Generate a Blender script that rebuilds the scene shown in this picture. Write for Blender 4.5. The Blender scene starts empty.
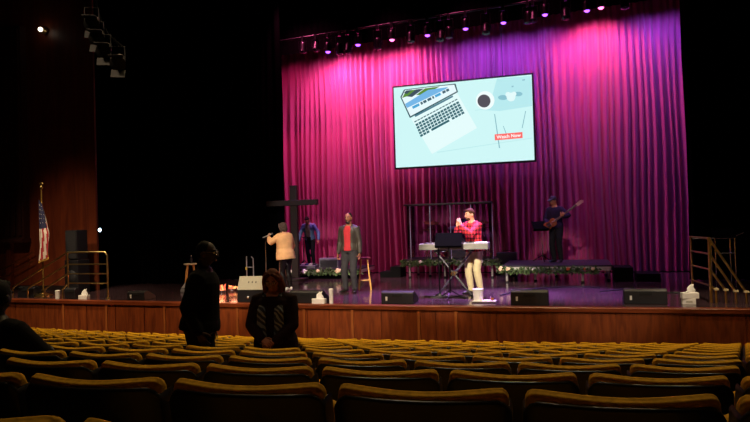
import bpy, math, random
from mathutils import Vector, Matrix
random.seed(7)
C = bpy.context.scene.collection
PI = math.pi
R = math.radians
# ------------------------------------------------------------------ camera model (surveyed from the photograph)
FPX, ROLL, PITCH, YAW, EYE = 620.0, 0.03, 0.0157, R(17.5), 1.6
def ray(px, py):
    a, b = px - 375, 211 - py
    c, s = math.cos(ROLL), math.sin(ROLL)
    u, v = a * c + b * s, -a * s + b * c
    c, s = math.cos(PITCH), math.sin(PITCH)
    x, y, z = u, FPX * c - v * s, FPX * s + v * c
    c, s = math.cos(YAW), math.sin(YAW)
    return Vector((x * c - y * s, x * s + y * c, z))
def fl(px, py, z=0.0):
    d = ray(px, py); t = (z - EYE) / d.z
    return Vector((d.x * t, d.y * t, z))
def aty(px, py, Y):
    d = ray(px, py); t = Y / d.y
    return Vector((d.x * t, Y, EYE + d.z * t))
def cam2w(x, y):
    c, s = math.cos(YAW), math.sin(YAW)
    return x * c - y * s, x * s + y * c
def proj(P):
    x, y, z = P[0], P[1], P[2] - EYE
    c, s = math.cos(YAW), math.sin(YAW)
    x, y = x * c + y * s, -x * s + y * c
    c, s = math.cos(PITCH), math.sin(PITCH)
    zf, yu = y * c + z * s, -y * s + z * c
    u, v = FPX * x / zf, FPX * yu / zf
    c, s = math.cos(ROLL), math.sin(ROLL)
    return 375 + u * c - v * s, 211 - (u * s + v * c), zf

# ------------------------------------------------------------------ materials
def lin(c):
    if isinstance(c, str):
        c = tuple(int(c[i:i + 2], 16) / 255 for i in (0, 2, 4))
    return tuple(x / 12.92 if x <= .04045 else ((x + .055) / 1.055) ** 2.4 for x in c)
def nd(nt, t, **kw):
    n = nt.nodes.new(t)
    for k, v in kw.items(): setattr(n, k, v)
    return n
_m = {}
def mat(name, col, rough=.6, metal=0., var=.12, scale=8., bump=0., stretch=None, spec=None, sheen=0., coat=0.):
    if name in _m: return _m[name]
    m = bpy.data.materials.new(name); m.use_nodes = True; nt = m.node_tree
    b = nt.nodes['Principled BSDF']; c = lin(col)
    b.inputs['Roughness'].default_value = rough; b.inputs['Metallic'].default_value = metal
    if spec is not None: b.inputs['Specular IOR Level'].default_value = spec
    if sheen: b.inputs['Sheen Weight'].default_value = sheen
    if coat: b.inputs['Coat Weight'].default_value = coat; b.inputs['Coat Roughness'].default_value = .12
    tc = nd(nt, 'ShaderNodeTexCoord'); src = tc.outputs['Object']
    if stretch:
        mp = nd(nt, 'ShaderNodeMapping'); mp.inputs['Scale'].default_value = stretch
        nt.links.new(src, mp.inputs['Vector']); src = mp.outputs['Vector']
    nz = nd(nt, 'ShaderNodeTexNoise'); nz.inputs['Scale'].default_value = scale; nz.inputs['Detail'].default_value = 4
    nt.links.new(src, nz.inputs['Vector'])
    rp = nd(nt, 'ShaderNodeValToRGB')
    rp.color_ramp.elements[0].position = .3; rp.color_ramp.elements[1].position = .7
    rp.color_ramp.elements[0].color = tuple(x * (1 - var) for x in c) + (1,)
    rp.color_ramp.elements[1].color = tuple(min(1, x * (1 + var)) for x in c) + (1,)
    nt.links.new(nz.outputs['Fac'], rp.inputs['Fac']); nt.links.new(rp.outputs['Color'], b.inputs['Base Color'])
    if bump:
        bp = nd(nt, 'ShaderNodeBump'); bp.inputs['Strength'].default_value = bump; bp.inputs['Distance'].default_value = .01
        nt.links.new(nz.outputs['Fac'], bp.inputs['Height']); nt.links.new(bp.outputs['Normal'], b.inputs['Normal'])
    _m[name] = m; return m
def emit(name, col, strength=1.):
    if name in _m: return _m[name]
    m = bpy.data.materials.new(name); m.use_nodes = True; nt = m.node_tree
    b = nt.nodes['Principled BSDF']; c = lin(col)
    b.inputs['Base Color'].default_value = (0, 0, 0, 1); b.inputs['Roughness'].default_value = .5
    b.inputs['Specular IOR Level'].default_value = 0
    b.inputs['Emission Color'].default_value = c + (1,); b.inputs['Emission Strength'].default_value = strength
    _m[name] = m; return m
def clear(name, tint, amount=.12):
    m = bpy.data.materials.new(name); m.use_nodes = True; nt = m.node_tree; nt.nodes.clear()
    o = nd(nt, 'ShaderNodeOutputMaterial'); mx = nd(nt, 'ShaderNodeMixShader'); t = nd(nt, 'ShaderNodeBsdfTransparent')
    g = nd(nt, 'ShaderNodeBsdfGlossy'); fr = nd(nt, 'ShaderNodeFresnel'); fr.inputs['IOR'].default_value = 1.45
    t.inputs['Color'].default_value = tint + (1,); g.inputs['Roughness'].default_value = .05
    nt.links.new(fr.outputs[0], mx.inputs[0]); nt.links.new(t.outputs[0], mx.inputs[1]); nt.links.new(g.outputs[0], mx.inputs[2])
    nt.links.new(mx.outputs[0], o.inputs[0]); return m
def plaid():
    m = bpy.data.materials.new('red_plaid'); m.use_nodes = True; nt = m.node_tree; b = nt.nodes['Principled BSDF']
    b.inputs['Roughness'].default_value = .8
    tc = nd(nt, 'ShaderNodeTexCoord'); sp = nd(nt, 'ShaderNodeSeparateXYZ'); nt.links.new(tc.outputs['Object'], sp.inputs[0])
    ad = nd(nt, 'ShaderNodeMath', operation='ADD'); nt.links.new(sp.outputs[0], ad.inputs[0]); nt.links.new(sp.outputs[1], ad.inputs[1])
    def band(sock, per):
        a = nd(nt, 'ShaderNodeMath', operation='MULTIPLY'); a.inputs[1].default_value = 1 / per; nt.links.new(sock, a.inputs[0])
        f = nd(nt, 'ShaderNodeMath', operation='FRACT'); nt.links.new(a.outputs[0], f.inputs[0])
        g = nd(nt, 'ShaderNodeMath', operation='GREATER_THAN'); g.inputs[1].default_value = .58; nt.links.new(f.outputs[0], g.inputs[0])
        return g.outputs[0]
    s = nd(nt, 'ShaderNodeMath', operation='ADD')
    nt.links.new(band(ad.outputs[0], .085), s.inputs[0]); nt.links.new(band(sp.outputs[2], .085), s.inputs[1])
    h = nd(nt, 'ShaderNodeMath', operation='MULTIPLY'); h.inputs[1].default_value = .5; nt.links.new(s.outputs[0], h.inputs[0])
    rp = nd(nt, 'ShaderNodeValToRGB'); rp.color_ramp.interpolation = 'CONSTANT'
    rp.color_ramp.elements[0].color = lin('e2323a') + (1,); rp.color_ramp.elements[1].position = .8
    rp.color_ramp.elements[1].color = lin('2a0508') + (1,)
    e = rp.color_ramp.elements.new(.3); e.color = lin('97141d') + (1,)
    nt.links.new(h.outputs[0], rp.inputs[0]); nt.links.new(rp.outputs[0], b.inputs['Base Color']); return m
def zebra():
    m = bpy.data.materials.new('zebra_print'); m.use_nodes = True; nt = m.node_tree; b = nt.nodes['Principled BSDF']
    b.inputs['Roughness'].default_value = .8
    tc = nd(nt, 'ShaderNodeTexCoord'); w = nd(nt, 'ShaderNodeTexWave'); w.bands_direction = 'DIAGONAL'
    w.inputs['Scale'].default_value = 11; w.inputs['Distortion'].default_value = 5; w.inputs['Detail'].default_value = 1
    nt.links.new(tc.outputs['Object'], w.inputs['Vector'])
    rp = nd(nt, 'ShaderNodeValToRGB'); rp.color_ramp.interpolation = 'CONSTANT'
    rp.color_ramp.elements[0].color = lin('0c0808') + (1,); rp.color_ramp.elements[1].position = .62; rp.color_ramp.elements[1].color = lin('66686c') + (1,)
    nt.links.new(w.outputs['Fac'], rp.inputs[0]); nt.links.new(rp.outputs[0], b.inputs['Base Color']); return m

black = mat('black_plastic', '16151a', .5); blackm = mat('black_metal', '121216', .35, .6)
chrome = mat('chrome', 'c9c9cf', .2, 1.); brass = mat('brass', 'd8bb78', .3, 1.); alum = mat('aluminium', 'd6d3cc', .35, .7)
velvet = mat('black_velvet', '030304', .95, spec=.02); white = mat('white_paper', 'eeeae4', .8, bump=.1)
wood = mat('blond_wood', 'd39a55', .45, scale=4, stretch=(6, 6, 1)); woodd = mat('dark_wood', '190b09', .6, scale=5, stretch=(5, 5, 1))
gold = mat('gold_upholstery', 'b98913', .9, var=.22, scale=60, bump=.25, spec=.2)
shellm = mat('seat_shell', '100c0c', .38, var=.2); navy = mat('navy_cloth', '1b2a55', .8); grill = mat('speaker_grille', '1d1c20', .7, scale=220, var=.5, bump=.4)

# ------------------------------------------------------------------ mesh builder
class MB:
    def __init__(s): s.v, s.f, s.mi = [], [], []
    def add(s, vs, fs, mi=0):
        o = len(s.v); s.v += [tuple(p) for p in vs]; s.f += [tuple(i + o for i in f) for f in fs]; s.mi += [mi] * len(fs); return s
    def box(s, c, d, rot=None, mi=0, taper=1.):
        x, y, z = d[0] / 2, d[1] / 2, d[2] / 2; c = Vector(c)
        vs = [Vector(p) for p in ((-x, -y, -z), (x, -y, -z), (x, y, -z), (-x, y, -z), (-x * taper, -y * taper, z), (x * taper, -y * taper, z), (x * taper, y * taper, z), (-x * taper, y * taper, z))]
        if rot is not None: vs = [rot @ v for v in vs]
        return s.add([v + c for v in vs], [(3, 2, 1, 0), (4, 5, 6, 7), (0, 1, 5, 4), (1, 2, 6, 5), (2, 3, 7, 6), (3, 0, 4, 7)], mi)
    def loft(s, rings, mi=0, cap=True, closed=True):
        n = len(rings[0]); vs = [p for r in rings for p in r]; fs = []
        for i in range(len(rings) - 1):
            for j in range(n if closed else n - 1):
                k = (j + 1) % n; fs.append((i * n + j, i * n + k, (i + 1) * n + k, (i + 1) * n + j))
        if cap and closed: fs.append(tuple(range(n - 1, -1, -1))); fs.append(tuple((len(rings) - 1) * n + j for j in range(n)))
        return s.add(vs, fs, mi)
    def tube(s, pts, r, n=10, mi=0, u=None, dome=False):
        pts = [Vector(p) for p in pts]; m = len(pts)
        rs = r if isinstance(r, (list, tuple)) else [r] * m
        rs = [(q, q) if not isinstance(q, (tuple, list)) else q for q in rs]
        tn = [(pts[min(i + 1, m - 1)] - pts[max(i - 1, 0)]).normalized() for i in range(m)]
        U = Vector(u) if u is not None else (Vector((1, 0, 0)) if abs(tn[0].x) < .8 else Vector((0, 0, 1)))
        rings = []
        def ring(p, t, U, a, b):
            uu = (U - t * U.dot(t)).normalized(); vv = t.cross(uu)
            return [p + uu * (a * math.cos(2 * PI * j / n)) + vv * (b * math.sin(2 * PI * j / n)) for j in range(n)], uu
        if dome:
            for q in (.95, .75, .4):
                g, _ = ring(pts[0] - tn[0] * (min(rs[0]) * q), tn[0], U, rs[0][0] * math.sqrt(1 - q * q), rs[0][1] * math.sqrt(1 - q * q)); rings.append(g)
        for i in range(m):
            g, U = ring(pts[i], tn[i], U, *rs[i]); rings.append(g)
        if dome:
            for q in (.4, .75, .95):
                g, _ = ring(pts[-1] + tn[-1] * (min(rs[-1]) * q), tn[-1], U, rs[-1][0] * math.sqrt(1 - q * q), rs[-1][1] * math.sqrt(1 - q * q)); rings.append(g)
        return s.loft(rings, mi)
    def lathe(s, prof, c=(0, 0, 0), n=20, M=None, mi=0):
        rings = [[Vector((r * math.cos(2 * PI * j / n), r * math.sin(2 * PI * j / n), z)) for j in range(n)] for r, z in prof]
        c = Vector(c); rings = [[(M @ p if M is not None else p) + c for p in g] for g in rings]
        return s.loft(rings, mi)
    def ell(s, c, r, M=None, n=14, mi=0, fn=None):
        c = Vector(c); rings = []
        for i in range(n + 1):
            t = PI * (i + .02) / (n + .04); g = []
            for j in range(n + 4):
                a = 2 * PI * j / (n + 4); p = Vector((math.sin(t) * math.cos(a), math.sin(t) * math.sin(a), -math.cos(t)))
                if fn: p = fn(p)
                p = Vector((p.x * r[0], p.y * r[1], p.z * r[2])); g.append((M @ p if M is not None else p) + c)
            rings.append(g)
        return s.loft(rings, mi)
    def prism(s, poly, axis, a, b, mi=0):
        def P(q, h):
            return {'x': (h, q[0], q[1]), 'y': (q[0], h, q[1]), 'z': (q[0], q[1], h)}[axis]
        n = len(poly); vs = [P(q, a) for q in poly] + [P(q, b) for q in poly]
        fs = [tuple(range(n)), tuple(range(2 * n - 1, n - 1, -1))] + [((i + 1) % n, i, n + i, n + (i + 1) % n) for i in range(n)]
        return s.add(vs, fs, mi)
    def mesh(s, name):
        me = bpy.data.meshes.new(name); me.from_pydata(s.v, [], s.f); me.polygons.foreach_set('material_index', s.mi)
        import bmesh
        b = bmesh.new(); b.from_mesh(me); bmesh.ops.recalc_face_normals(b, faces=b.faces); b.to_mesh(me); b.free(); return me
    def build(s, name, mats, parent=None, smooth=True, bevel=0, ang=40, loc=None, rz=0):
        me = s.mesh(name)
        for m in (mats if isinstance(mats, (list, tuple)) else [mats]): me.materials.append(m)
        o = bpy.data.objects.new(name, me); C.objects.link(o)
        if smooth:
            me.shade_smooth() if hasattr(me, 'shade_smooth') else None
            try: me.set_sharp_from_angle(angle=R(ang))
            except Exception: pass
        if bevel:
            b = o.modifiers.new('bevel', 'BEVEL'); b.width = bevel; b.segments = 2; b.limit_method = 'ANGLE'
        if parent: o.parent = parent
        if loc is not None: o.location = loc
        o.rotation_euler.z = rz
        return o
def tag(o, label=None, cat=None, group=None, kind=None):
    for k, v in (('label', label), ('category', cat), ('group', group), ('kind', kind)):
        if v: o[k] = v
    return o
def thing(name, label, cat, loc=(0, 0, 0), rz=0, group=None):
    o = bpy.data.objects.new(name, None); C.objects.link(o); o.empty_display_size = .1
    o.location = loc; o.rotation_euler.z = rz
    return tag(o, label, cat, group)
def copy_tree(o, kids, parent=None):
    c = o.copy(); C.objects.link(c)
    if parent: c.parent = parent
    for k in kids.get(o, []): copy_tree(k, kids, c)
    return c
def kidmap(root):
    km = {}
    def rec(o):
        km[o] = list(o.children)
        for k in km[o]: rec(k)
    rec(root); return km
def struct(o): o['kind'] = 'structure'; return o
def rotz(a): return Matrix.Rotation(a, 3, 'Z')
def rotx(a): return Matrix.Rotation(a, 3, 'X')
def roty(a): return Matrix.Rotation(a, 3, 'Y')

# ------------------------------------------------------------------ the hall
def wood_mat(name, a, b, rough, gscale, stretch, coat=0):
    m = bpy.data.materials.new(name); m.use_nodes = True; nt = m.node_tree; p = nt.nodes['Principled BSDF']
    p.inputs['Roughness'].default_value = rough
    if coat: p.inputs['Coat Weight'].default_value = coat; p.inputs['Coat Roughness'].default_value = .08
    tc = nd(nt, 'ShaderNodeTexCoord'); mp = nd(nt, 'ShaderNodeMapping'); mp.inputs['Scale'].default_value = stretch
    nz = nd(nt, 'ShaderNodeTexNoise'); nz.inputs['Scale'].default_value = gscale; nz.inputs['Detail'].default_value = 6; nz.inputs['Distortion'].default_value = .6
    rp = nd(nt, 'ShaderNodeValToRGB'); rp.color_ramp.elements[0].color = lin(a) + (1,); rp.color_ramp.elements[1].color = lin(b) + (1,)
    rp.color_ramp.elements[0].position = .3; rp.color_ramp.elements[1].position = .7
    nt.links.new(tc.outputs['Object'], mp.inputs[0]); nt.links.new(mp.outputs[0], nz.inputs['Vector'])
    nt.links.new(nz.outputs['Fac'], rp.inputs[0]); nt.links.new(rp.outputs[0], p.inputs['Base Color']); return m
stage_wood = wood_mat('stage_boards', '34262a', '503a40', .16, 3, (.6, 7, 1), .3)
panel_wood = wood_mat('mahogany_panel', '6d2f12', '9a4a1e', .45, 3, (5, 5, .7))
strip_wood = wood_mat('mahogany_strip', '8f4a20', 'b5662e', .45, 3, (5, 5, .7))
nose_wood = wood_mat('stage_nosing', '5a2410', '8c4120', .35, 3, (.7, 5, 5))
wall_wood = wood_mat('wall_veneer', '5c2510', '7d3a1a', .5, 2, (4, 4, .4))
carpet = mat('dark_carpet', '150e0d', .95, scale=90, var=.4, bump=.4)
plaster = mat('dark_plaster', '0b0a0c', .9)

def lipY(x): return 11.23 + .17 * ((x + 3.6) / 7.0) ** 2
xs = [-17 + i * .5 for i in range(49)]      # -17 .. 7
m = MB(); rings = []
front = [(x, lipY(x)) for x in xs]
poly = front + [(7, 20.5), (-17, 20.5)]
m.prism(poly, 'z', -1.25, -.012)
stage = struct(m.build('stage_platform', panel_wood, smooth=False))
m = MB(); m.prism([(x, lipY(x) - .0) for x in xs] + [(7, 20.5), (-17, 20.5)], 'z', -.012, 0)
m.build('stage_floor', stage_wood, stage, smooth=False)
m = MB()
m.loft([[Vector((x, lipY(x) - .06, -.075)), Vector((x, lipY(x) - .06, -.008)), Vector((x, lipY(x) - .05, .002)), Vector((x, lipY(x) + .1, .002)), Vector((x, lipY(x) + .1, -.01)), Vector((x, lipY(x) - .01, -.075))] for x in xs])
m.build('nosing', nose_wood, stage, smooth=False)
# proud panels with dark seams between them, and lighter cover strips
def px2x(px): return aty(px, 325, 11.28).x
seams = [-40, 8, 39, 84, 114, 144, 190, 213, 262, 309, 331, 383, 437, 497, 555, 616, 680, 747, 815]
for a, b in zip(seams, seams[1:]):
    x0, x1 = px2x(a) + .012, px2x(b) - .012
    k = max(2, int((x1 - x0) / .25)); q = [x0 + (x1 - x0) * i / k for i in range(k + 1)]
    MB().loft([[Vector((x, lipY(x) - .022, -1.2)), Vector((x, lipY(x) - .022, -.085)), Vector((x, lipY(x) + .01, -.085)), Vector((x, lipY(x) + .01, -1.2))] for x in q]).build('front_panel', panel_wood, stage, smooth=False)
for p in (60, 105, 165, 239, 285, 306, 354, 420, 457):
    x = px2x(p)
    MB().box((x, lipY(x) - .03, -.64), (.05, .03, 1.1)).build('cover_strip', strip_wood, stage, smooth=False)

# seat rows (fitted): arcs in camera-aligned plan coordinates
RCX, RCY, RR, RPIT, RH, RRK = 14.144, 63.548, 63.26, .7771, .5051, .13858
SEATH = .845
def rowpt(i, th):
    r = RR - i * RPIT
    x, y = RCX + r * math.sin(th), RCY - r * math.cos(th)
    return cam2w(x, y) + (EYE - RH - i * RRK,)
# floor: stepped rows under the seats, flat apron in front of the stage
m = MB(); n = 60; ths = [-.42 + i * (.62 / n) for i in range(n + 1)]
def edge(i, th, z):
    r = RR - i * RPIT
    x, y = cam2w(RCX + r * math.sin(th), RCY - r * math.cos(th)); return Vector((x, y, z))
rings = []
zf = lambda i: EYE - RH - i * RRK - SEATH
prof = [(-4.5, zf(-4)), (-4.5, zf(-4))]
prof = []
for i in range(-4, 12):
    prof += [(i - .35, zf(i) - (.045 if i == -1 else 0)), (i + .62, zf(i) - (.045 if i == -1 else 0))]
prof += [(11.7, zf(11) - .02), (18, zf(11) - .02)]
for t in ths: rings.append([edge(i, t, z) for i, z in prof])
m.loft(rings, cap=False, closed=False)
struct(m.build('floor', carpet, smooth=False))
ZF = zf(11) - .02
# proscenium walls, side walls, rear stage wall, ceiling
W = 13.32
struct(MB().box((-14.7, W + .03, 3.6), (5.66, .06, 9.6)).build('wall_left', wall_wood, smooth=False))
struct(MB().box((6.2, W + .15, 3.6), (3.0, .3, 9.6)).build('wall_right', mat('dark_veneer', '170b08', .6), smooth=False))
struct(MB().box((-5, 20.4, 3.6), (24, .2, 9.6)).build('wall_back', plaster, smooth=False))
struct(MB().box((-5, 6, 10.9), (30, 30, .2)).build('ceiling', plaster, smooth=False))
struct(MB().box((-17.4, 6, 4.2), (.3, 30, 13)).build('wall_house_left', wall_wood, smooth=False))
# projecting vertical-board panel high on the left wall
m = MB(); x0, x1 = aty(-28, 200, W - .2).x, aty(24, 238, W - .2).x; z0 = aty(20, 239, W - .2).z
m.box(((x0 + x1) / 2, W - .1, (z0 + 7.2) / 2), (x1 - x0, .2, 7.2 - z0))
for k in range(9):
    m.box((x0 + .1 + (x1 - x0 - .2) * k / 8, W - .22, (z0 + 7.2) / 2), (.09, .05, 7.0 - z0))
m.box(((x0 + x1) / 2, W - .14, z0 - .04), (x1 - x0 + .08, .34, .1))
struct(m.build('trim_1', wood_mat('panel_dark', '2c0f0a', '40180f', .6, 2, (4, 4, .4)), smooth=False))
x = aty(12, 270, W).x
struct(MB().box((x, W - .05, .72), (.16, .12, 1.4)).build('trim_2', wall_wood, smooth=False))
struct(MB().box((-14.6, W - .04, .06), (5.2, .06, .12)).build('baseboard_left', woodd, smooth=False))

# ------------------------------------------------------------------ drapery
def drape(name, x0, x1, Y, z0, z1, mtl, label, cat, per=.15, amp=.06, seed=1, n=None, curve=0):
    rnd = random.Random(seed); n = n or int((x1 - x0) / .018)
    ph = 0; cols = []; f = 1
    for i in range(n + 1):
        x = x0 + (x1 - x0) * i / n
        if i % 12 == 0: f = rnd.uniform(.65, 1.5); a = rnd.uniform(.55, 1.25)
        ph += 2 * PI * f * (x1 - x0) / n / per
        cols.append((x, ph, a))
    for k in range(3):   # smooth the amplitude
        cols = [(c[0], c[1], (cols[max(0, i - 4)][2] + c[2] + cols[min(n, i + 4)][2]) / 3) for i, c in enumerate(cols)]
    m = MB(); rings = []
    zs = [z0, z0 + .3, z0 + 1, z0 + 2, z0 + 3.4, (z0 + z1) / 2 + .8, z1 - 1.2, z1 - .3, z1]
    for (x, p, a) in cols:
        g = []
        for z in zs:
            h = (z - z0) / (z1 - z0); k = 1 - .45 * h
            s = math.sin(p); s = math.copysign(abs(s) ** .8, s)
            wob = .03 * math.sin(z * .9 + x * 2.1)
            g.append(Vector((x + wob, Y + curve * ((x - (x0 + x1) / 2) / ((x1 - x0) / 2)) ** 2 + amp * a * k * s + .03 * math.sin(p * .23 + z * .5), z)))
        rings.append(g)
    m.loft(rings, cap=False, closed=False)
    o = m.build(name, mtl, ang=180); tag(o, label, cat); return o
cur = mat('plum_velvet', 'ae3a74', .75, var=.1, scale=3, stretch=(3, 3, .3), spec=.25, sheen=.25)
CY = 18.2
drape('stage_curtain', -9.3, 3.25, CY, .02, 7.6, cur, 'tall pleated magenta backdrop curtain lit pink and purple across the stage', 'curtain', .21, .105, 3)
drape('wing_curtain', -13.4, -10.2, 14.9, .02, 8.6, velvet, 'black wing drape hanging beside the wood-panelled wall', 'curtain', .2, .08, 4)
drape('wing_curtain', -10.9, -7.74, 16.0, .02, 8.6, velvet, 'black wing drape overlapping the left edge of the magenta curtain', 'curtain', .2, .08, 5)
xr = aty(688, 200, 15.8).x
drape('wing_curtain', xr, 5.4, 15.8, .02, 8.6, velvet, 'black wing drape covering the right edge of the magenta curtain', 'curtain', .2, .08, 6)
# black border across the top, hides the batten works
m = MB(); rings = []
for i in range(200):
    x = -12.2 + 18 * i / 199; zb = 6.62 + (x + 7.4) * .028
    rings.append([Vector((x, 16.75 + .04 * math.sin(x * 30), zb)), Vector((x, 16.75 + .04 * math.sin(x * 30), 9.5))])
m.loft(rings, cap=False, closed=False)
tag(m.build('border_curtain', velvet, ang=180), 'black border drape along the top of the magenta curtain behind the lights', 'curtain')

# ------------------------------------------------------------------ lights
def spot(loc, tgt, power, col, ang, blend=.5, size=.1):
    l = bpy.data.lights.new('spot_beam', 'SPOT'); l.energy = power; l.color = col; l.spot_size = R(ang); l.spot_blend = blend; l.shadow_soft_size = size
    o = bpy.data.objects.new('spot_beam', l); C.objects.link(o); o.location = loc
    o.rotation_euler = (Vector(tgt) - Vector(loc)).to_track_quat('-Z', 'Y').to_euler(); return o
def area(loc, tgt, power, col, sx, sy):
    l = bpy.data.lights.new('house_wash', 'AREA'); l.shape = 'RECTANGLE'; l.size = sx; l.size_y = sy; l.energy = power; l.color = col
    o = bpy.data.objects.new('house_wash', l); C.objects.link(o); o.location = loc
    o.rotation_euler = (Vector(tgt) - Vector(loc)).to_track_quat('-Z', 'Y').to_euler(); return o
PINK, MAG, PUR, VIO = (1, .34, .62), (1, .16, .4), (.26, .2, 1), (.5, .24, 1)
ORD = ['first', 'second', 'third', 'fourth', 'fifth', 'sixth', 'seventh', 'eighth', 'ninth', 'tenth', 'eleventh', 'twelfth', 'thirteenth', 'fourteenth', 'fifteenth', 'sixteenth', 'seventeenth', 'eighteenth', 'nineteenth', 'twentieth', 'twenty-first', 'twenty-second', 'twenty-third', 'twenty-fourth', 'twenty-fifth', 'twenty-sixth']
# batten pipe
b0, b1 = Vector((-11.8, 16.2, 6.75)), Vector((3.6, 16.2, 7.18))
tag(MB().tube([b0, b1], .03).build('lighting_batten', blackm), 'black pipe batten carrying the stage lights above the curtain', 'lighting pipe')
def batz(x): return b0.z + (b1.z - b0.z) * (x - b0.x) / (b1.x - b0.x)
def can(x, z, label, lens, lit, tilt=0., Y=16.2, r=.085, L=.26, group=None, dark=False):
    t = thing('stage_light', label, 'stage light', (x, Y, z), 0, group)
    M = rotx(tilt)
    MB().lathe([(r * .55, L), (r * .9, L - .04), (r, L - .1), (r, .03), (r * 1.08, .0), (r * .95, -.005)], M=M, n=16).build('housing', blackm, t)
    if lit: MB().ell(Vector((0, 0, 0)), (r * .8, r * .8, r * .62), M, n=8).build('lens', lens, t)
    else: MB().lathe([(r * .8, -.01), (r * .5, -.025), (.01, -.03)], M=M, n=14).build('lens', mat('lens_glass', '1a1a22', .1), t)
    y = MB(); top = batz(x) - z if not dark else .36
    y.tube([(-r - .02, 0, .1), (-r - .02, 0, top - .12), (r + .02, 0, top - .12), (r + .02, 0, .1)], .012, 6)
    y.build('yoke', blackm, t)
    MB().box((0, 0, top - .05), (.07, .09, .15)).build('clamp', blackm, t)
    return t
lit = [((328, 53), 'purple'), ((358, 46), 'purple'), ((392, 41), 'pink'), ((427.5, 36.5), 'purple'), ((465.6, 30), 'purple'), ((503.5, 24), 'purple'), ((545, 16), 'purple'), ((587, 12), 'violet'), ((601, 9), 'pink')]
lens_p = emit('lens_purple', '9a4dff', 4); lens_k = emit('lens_pink', 'ff70c8', 4)
for k, (p, c) in enumerate(lit):
    q = aty(p[0], p[1], 16.2)
    can(q.x, q.z + .04, 'lit stage light glowing %s on the batten, %s from the left' % (c, ORD[k]), lens_k if c == 'pink' else lens_p, True)
# unlit lamps hanging between the glowing ones
dk = [(303, 52), (316, 50), (340, 54), (348, 52), (378, 49), (411, 42), (440, 40), (449, 38), (486, 33), (528, 23), (533, 21), (566, 18), (625, 8)]
for k, p in enumerate(dk):
    q = aty(p[0], p[1], 16.2)
    can(q.x, q.z, 'unlit black stage light on the batten, %s unlit lamp from the left' % ORD[k], None, False, R(random.uniform(-25, 25)), 16.2, .1, .3)
# washes thrown on the curtain by the batten lamps
wash = [(-8.2, MAG, 260), (-7.2, PINK, 700), (-6.45, PINK, 3000), (-5.5, PINK, 1400), (-4.55, PINK, 2500), (-3.6, VIO, 600), (-2.5, PUR, 1250), (-1.5, PUR, 1250), (-.5, PUR, 1000), (.1, MAG, 300), (.8, PINK, 2500), (1.9, PUR, 900), (2.6, PUR, 800)]
for x, c, e in wash:
    spot((x, 17.0, batz(x) - .12), (x + .1, 18.2, 5.0), e * .17, c, 120, .75, .05)
# magenta wash low on the curtain from added unseen lamps, thrown across the folds
for x, e in ((-7.4, 470), (-5.2, 360), (-3.0, 280), (-.8, 220), (1.2, 130)):
    spot((max(x - 2.2, -7.4), 15.6, 8.3), (x, 18.2, 2.4), e * 1.35, (1, .13, .33), 62, .9, .12)
# purple pools on the boards
for x, y, e in ((-3.3, 12.6, 2700), (-1.5, 12.9, 4200), (.1, 13.1, 2700), (-5.2, 13.0, 700), (-2.6, 15.4, 350), (-7, 16.6, 250), (-.4, 16.2, 200)):
    spot((x + .3, 14.6, 8.2), (x, y, 0), e * 5, (.55, .24, 1), 22, .9, .15)
# front-of-house white follow lights on performers, plus added ones brightening guitar stand and drums
for tx, ty, tz, e, a in ((-4.85, 13.3, 1.0, 18000, 9), (-6.6, 13.7, 1.0, 13000, 8), (-1.95, 12.8, 1.2, 23000, 8), (-7.5, 17.4, .9, 7000, 6), (-.4, 16.6, 1.1, 5000, 5), (-3.2, 16.6, 1.2, 6000, 8), (-8.6, 15.2, .4, 5000, 5), (-2.3, 12.4, .2, 9000, 8), (-4.2, 12.2, 0, 5000, 10), (.6, 12.5, 0, 3500, 10), (-7.3, 12.4, 0, 5000, 9), (-.5, 15.2, .3, 3000, 7)):
    spot((tx * .4 - 1, -1.5, 10.4), (tx, ty, tz), e, (1, .86, .68), a, .6, .12)
# house lights above the front rows: one line aimed back over the seats, one at the stage front
for x, e in ((-12.5, .3), (-8.5, .55), (-4.5, .9), (-.5, 1.0), (3.5, .5)):
    spot((x, 10.6, 9.6), (x, 7.0, -.6), e * 1350, (1, .74, .36), 80, .9, .3)
for x, e in ((-11.5, .6), (-8, 1.2), (-4.5, 1.15), (-1, .5), (2.5, .24)):
    spot((x, 4.5, 9.8), (x, 11.3, -.6), e * 1700, (1, .72, .45), 44, .9, .3)
spot((-2.6, -2.5, 9.6), (-2.75, 5.0, .55), 300, (1, .8, .6), 6, .9, .2)  # added unseen lamp behind the camera, brightens only the standing woman
spot((-3, 6, 10), (-1.5, 2.0, 1.0), 330, (1, .72, .36), 75, .9, .3)
spot((-12.0, 5.5, 8.5), (-12.7, 13.3, .9), 900, (1, .62, .36), 23, .95, .3)
spot((-10.5, 9.5, 6.5), (-11.6, 11.7, .5), 1300, (1, .82, .55), 40, .8, .2)
spot((2.2, 9, 7.5), (2.3, 12.3, .5), 1700, (1, .8, .55), 20, .8, .2)

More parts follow.
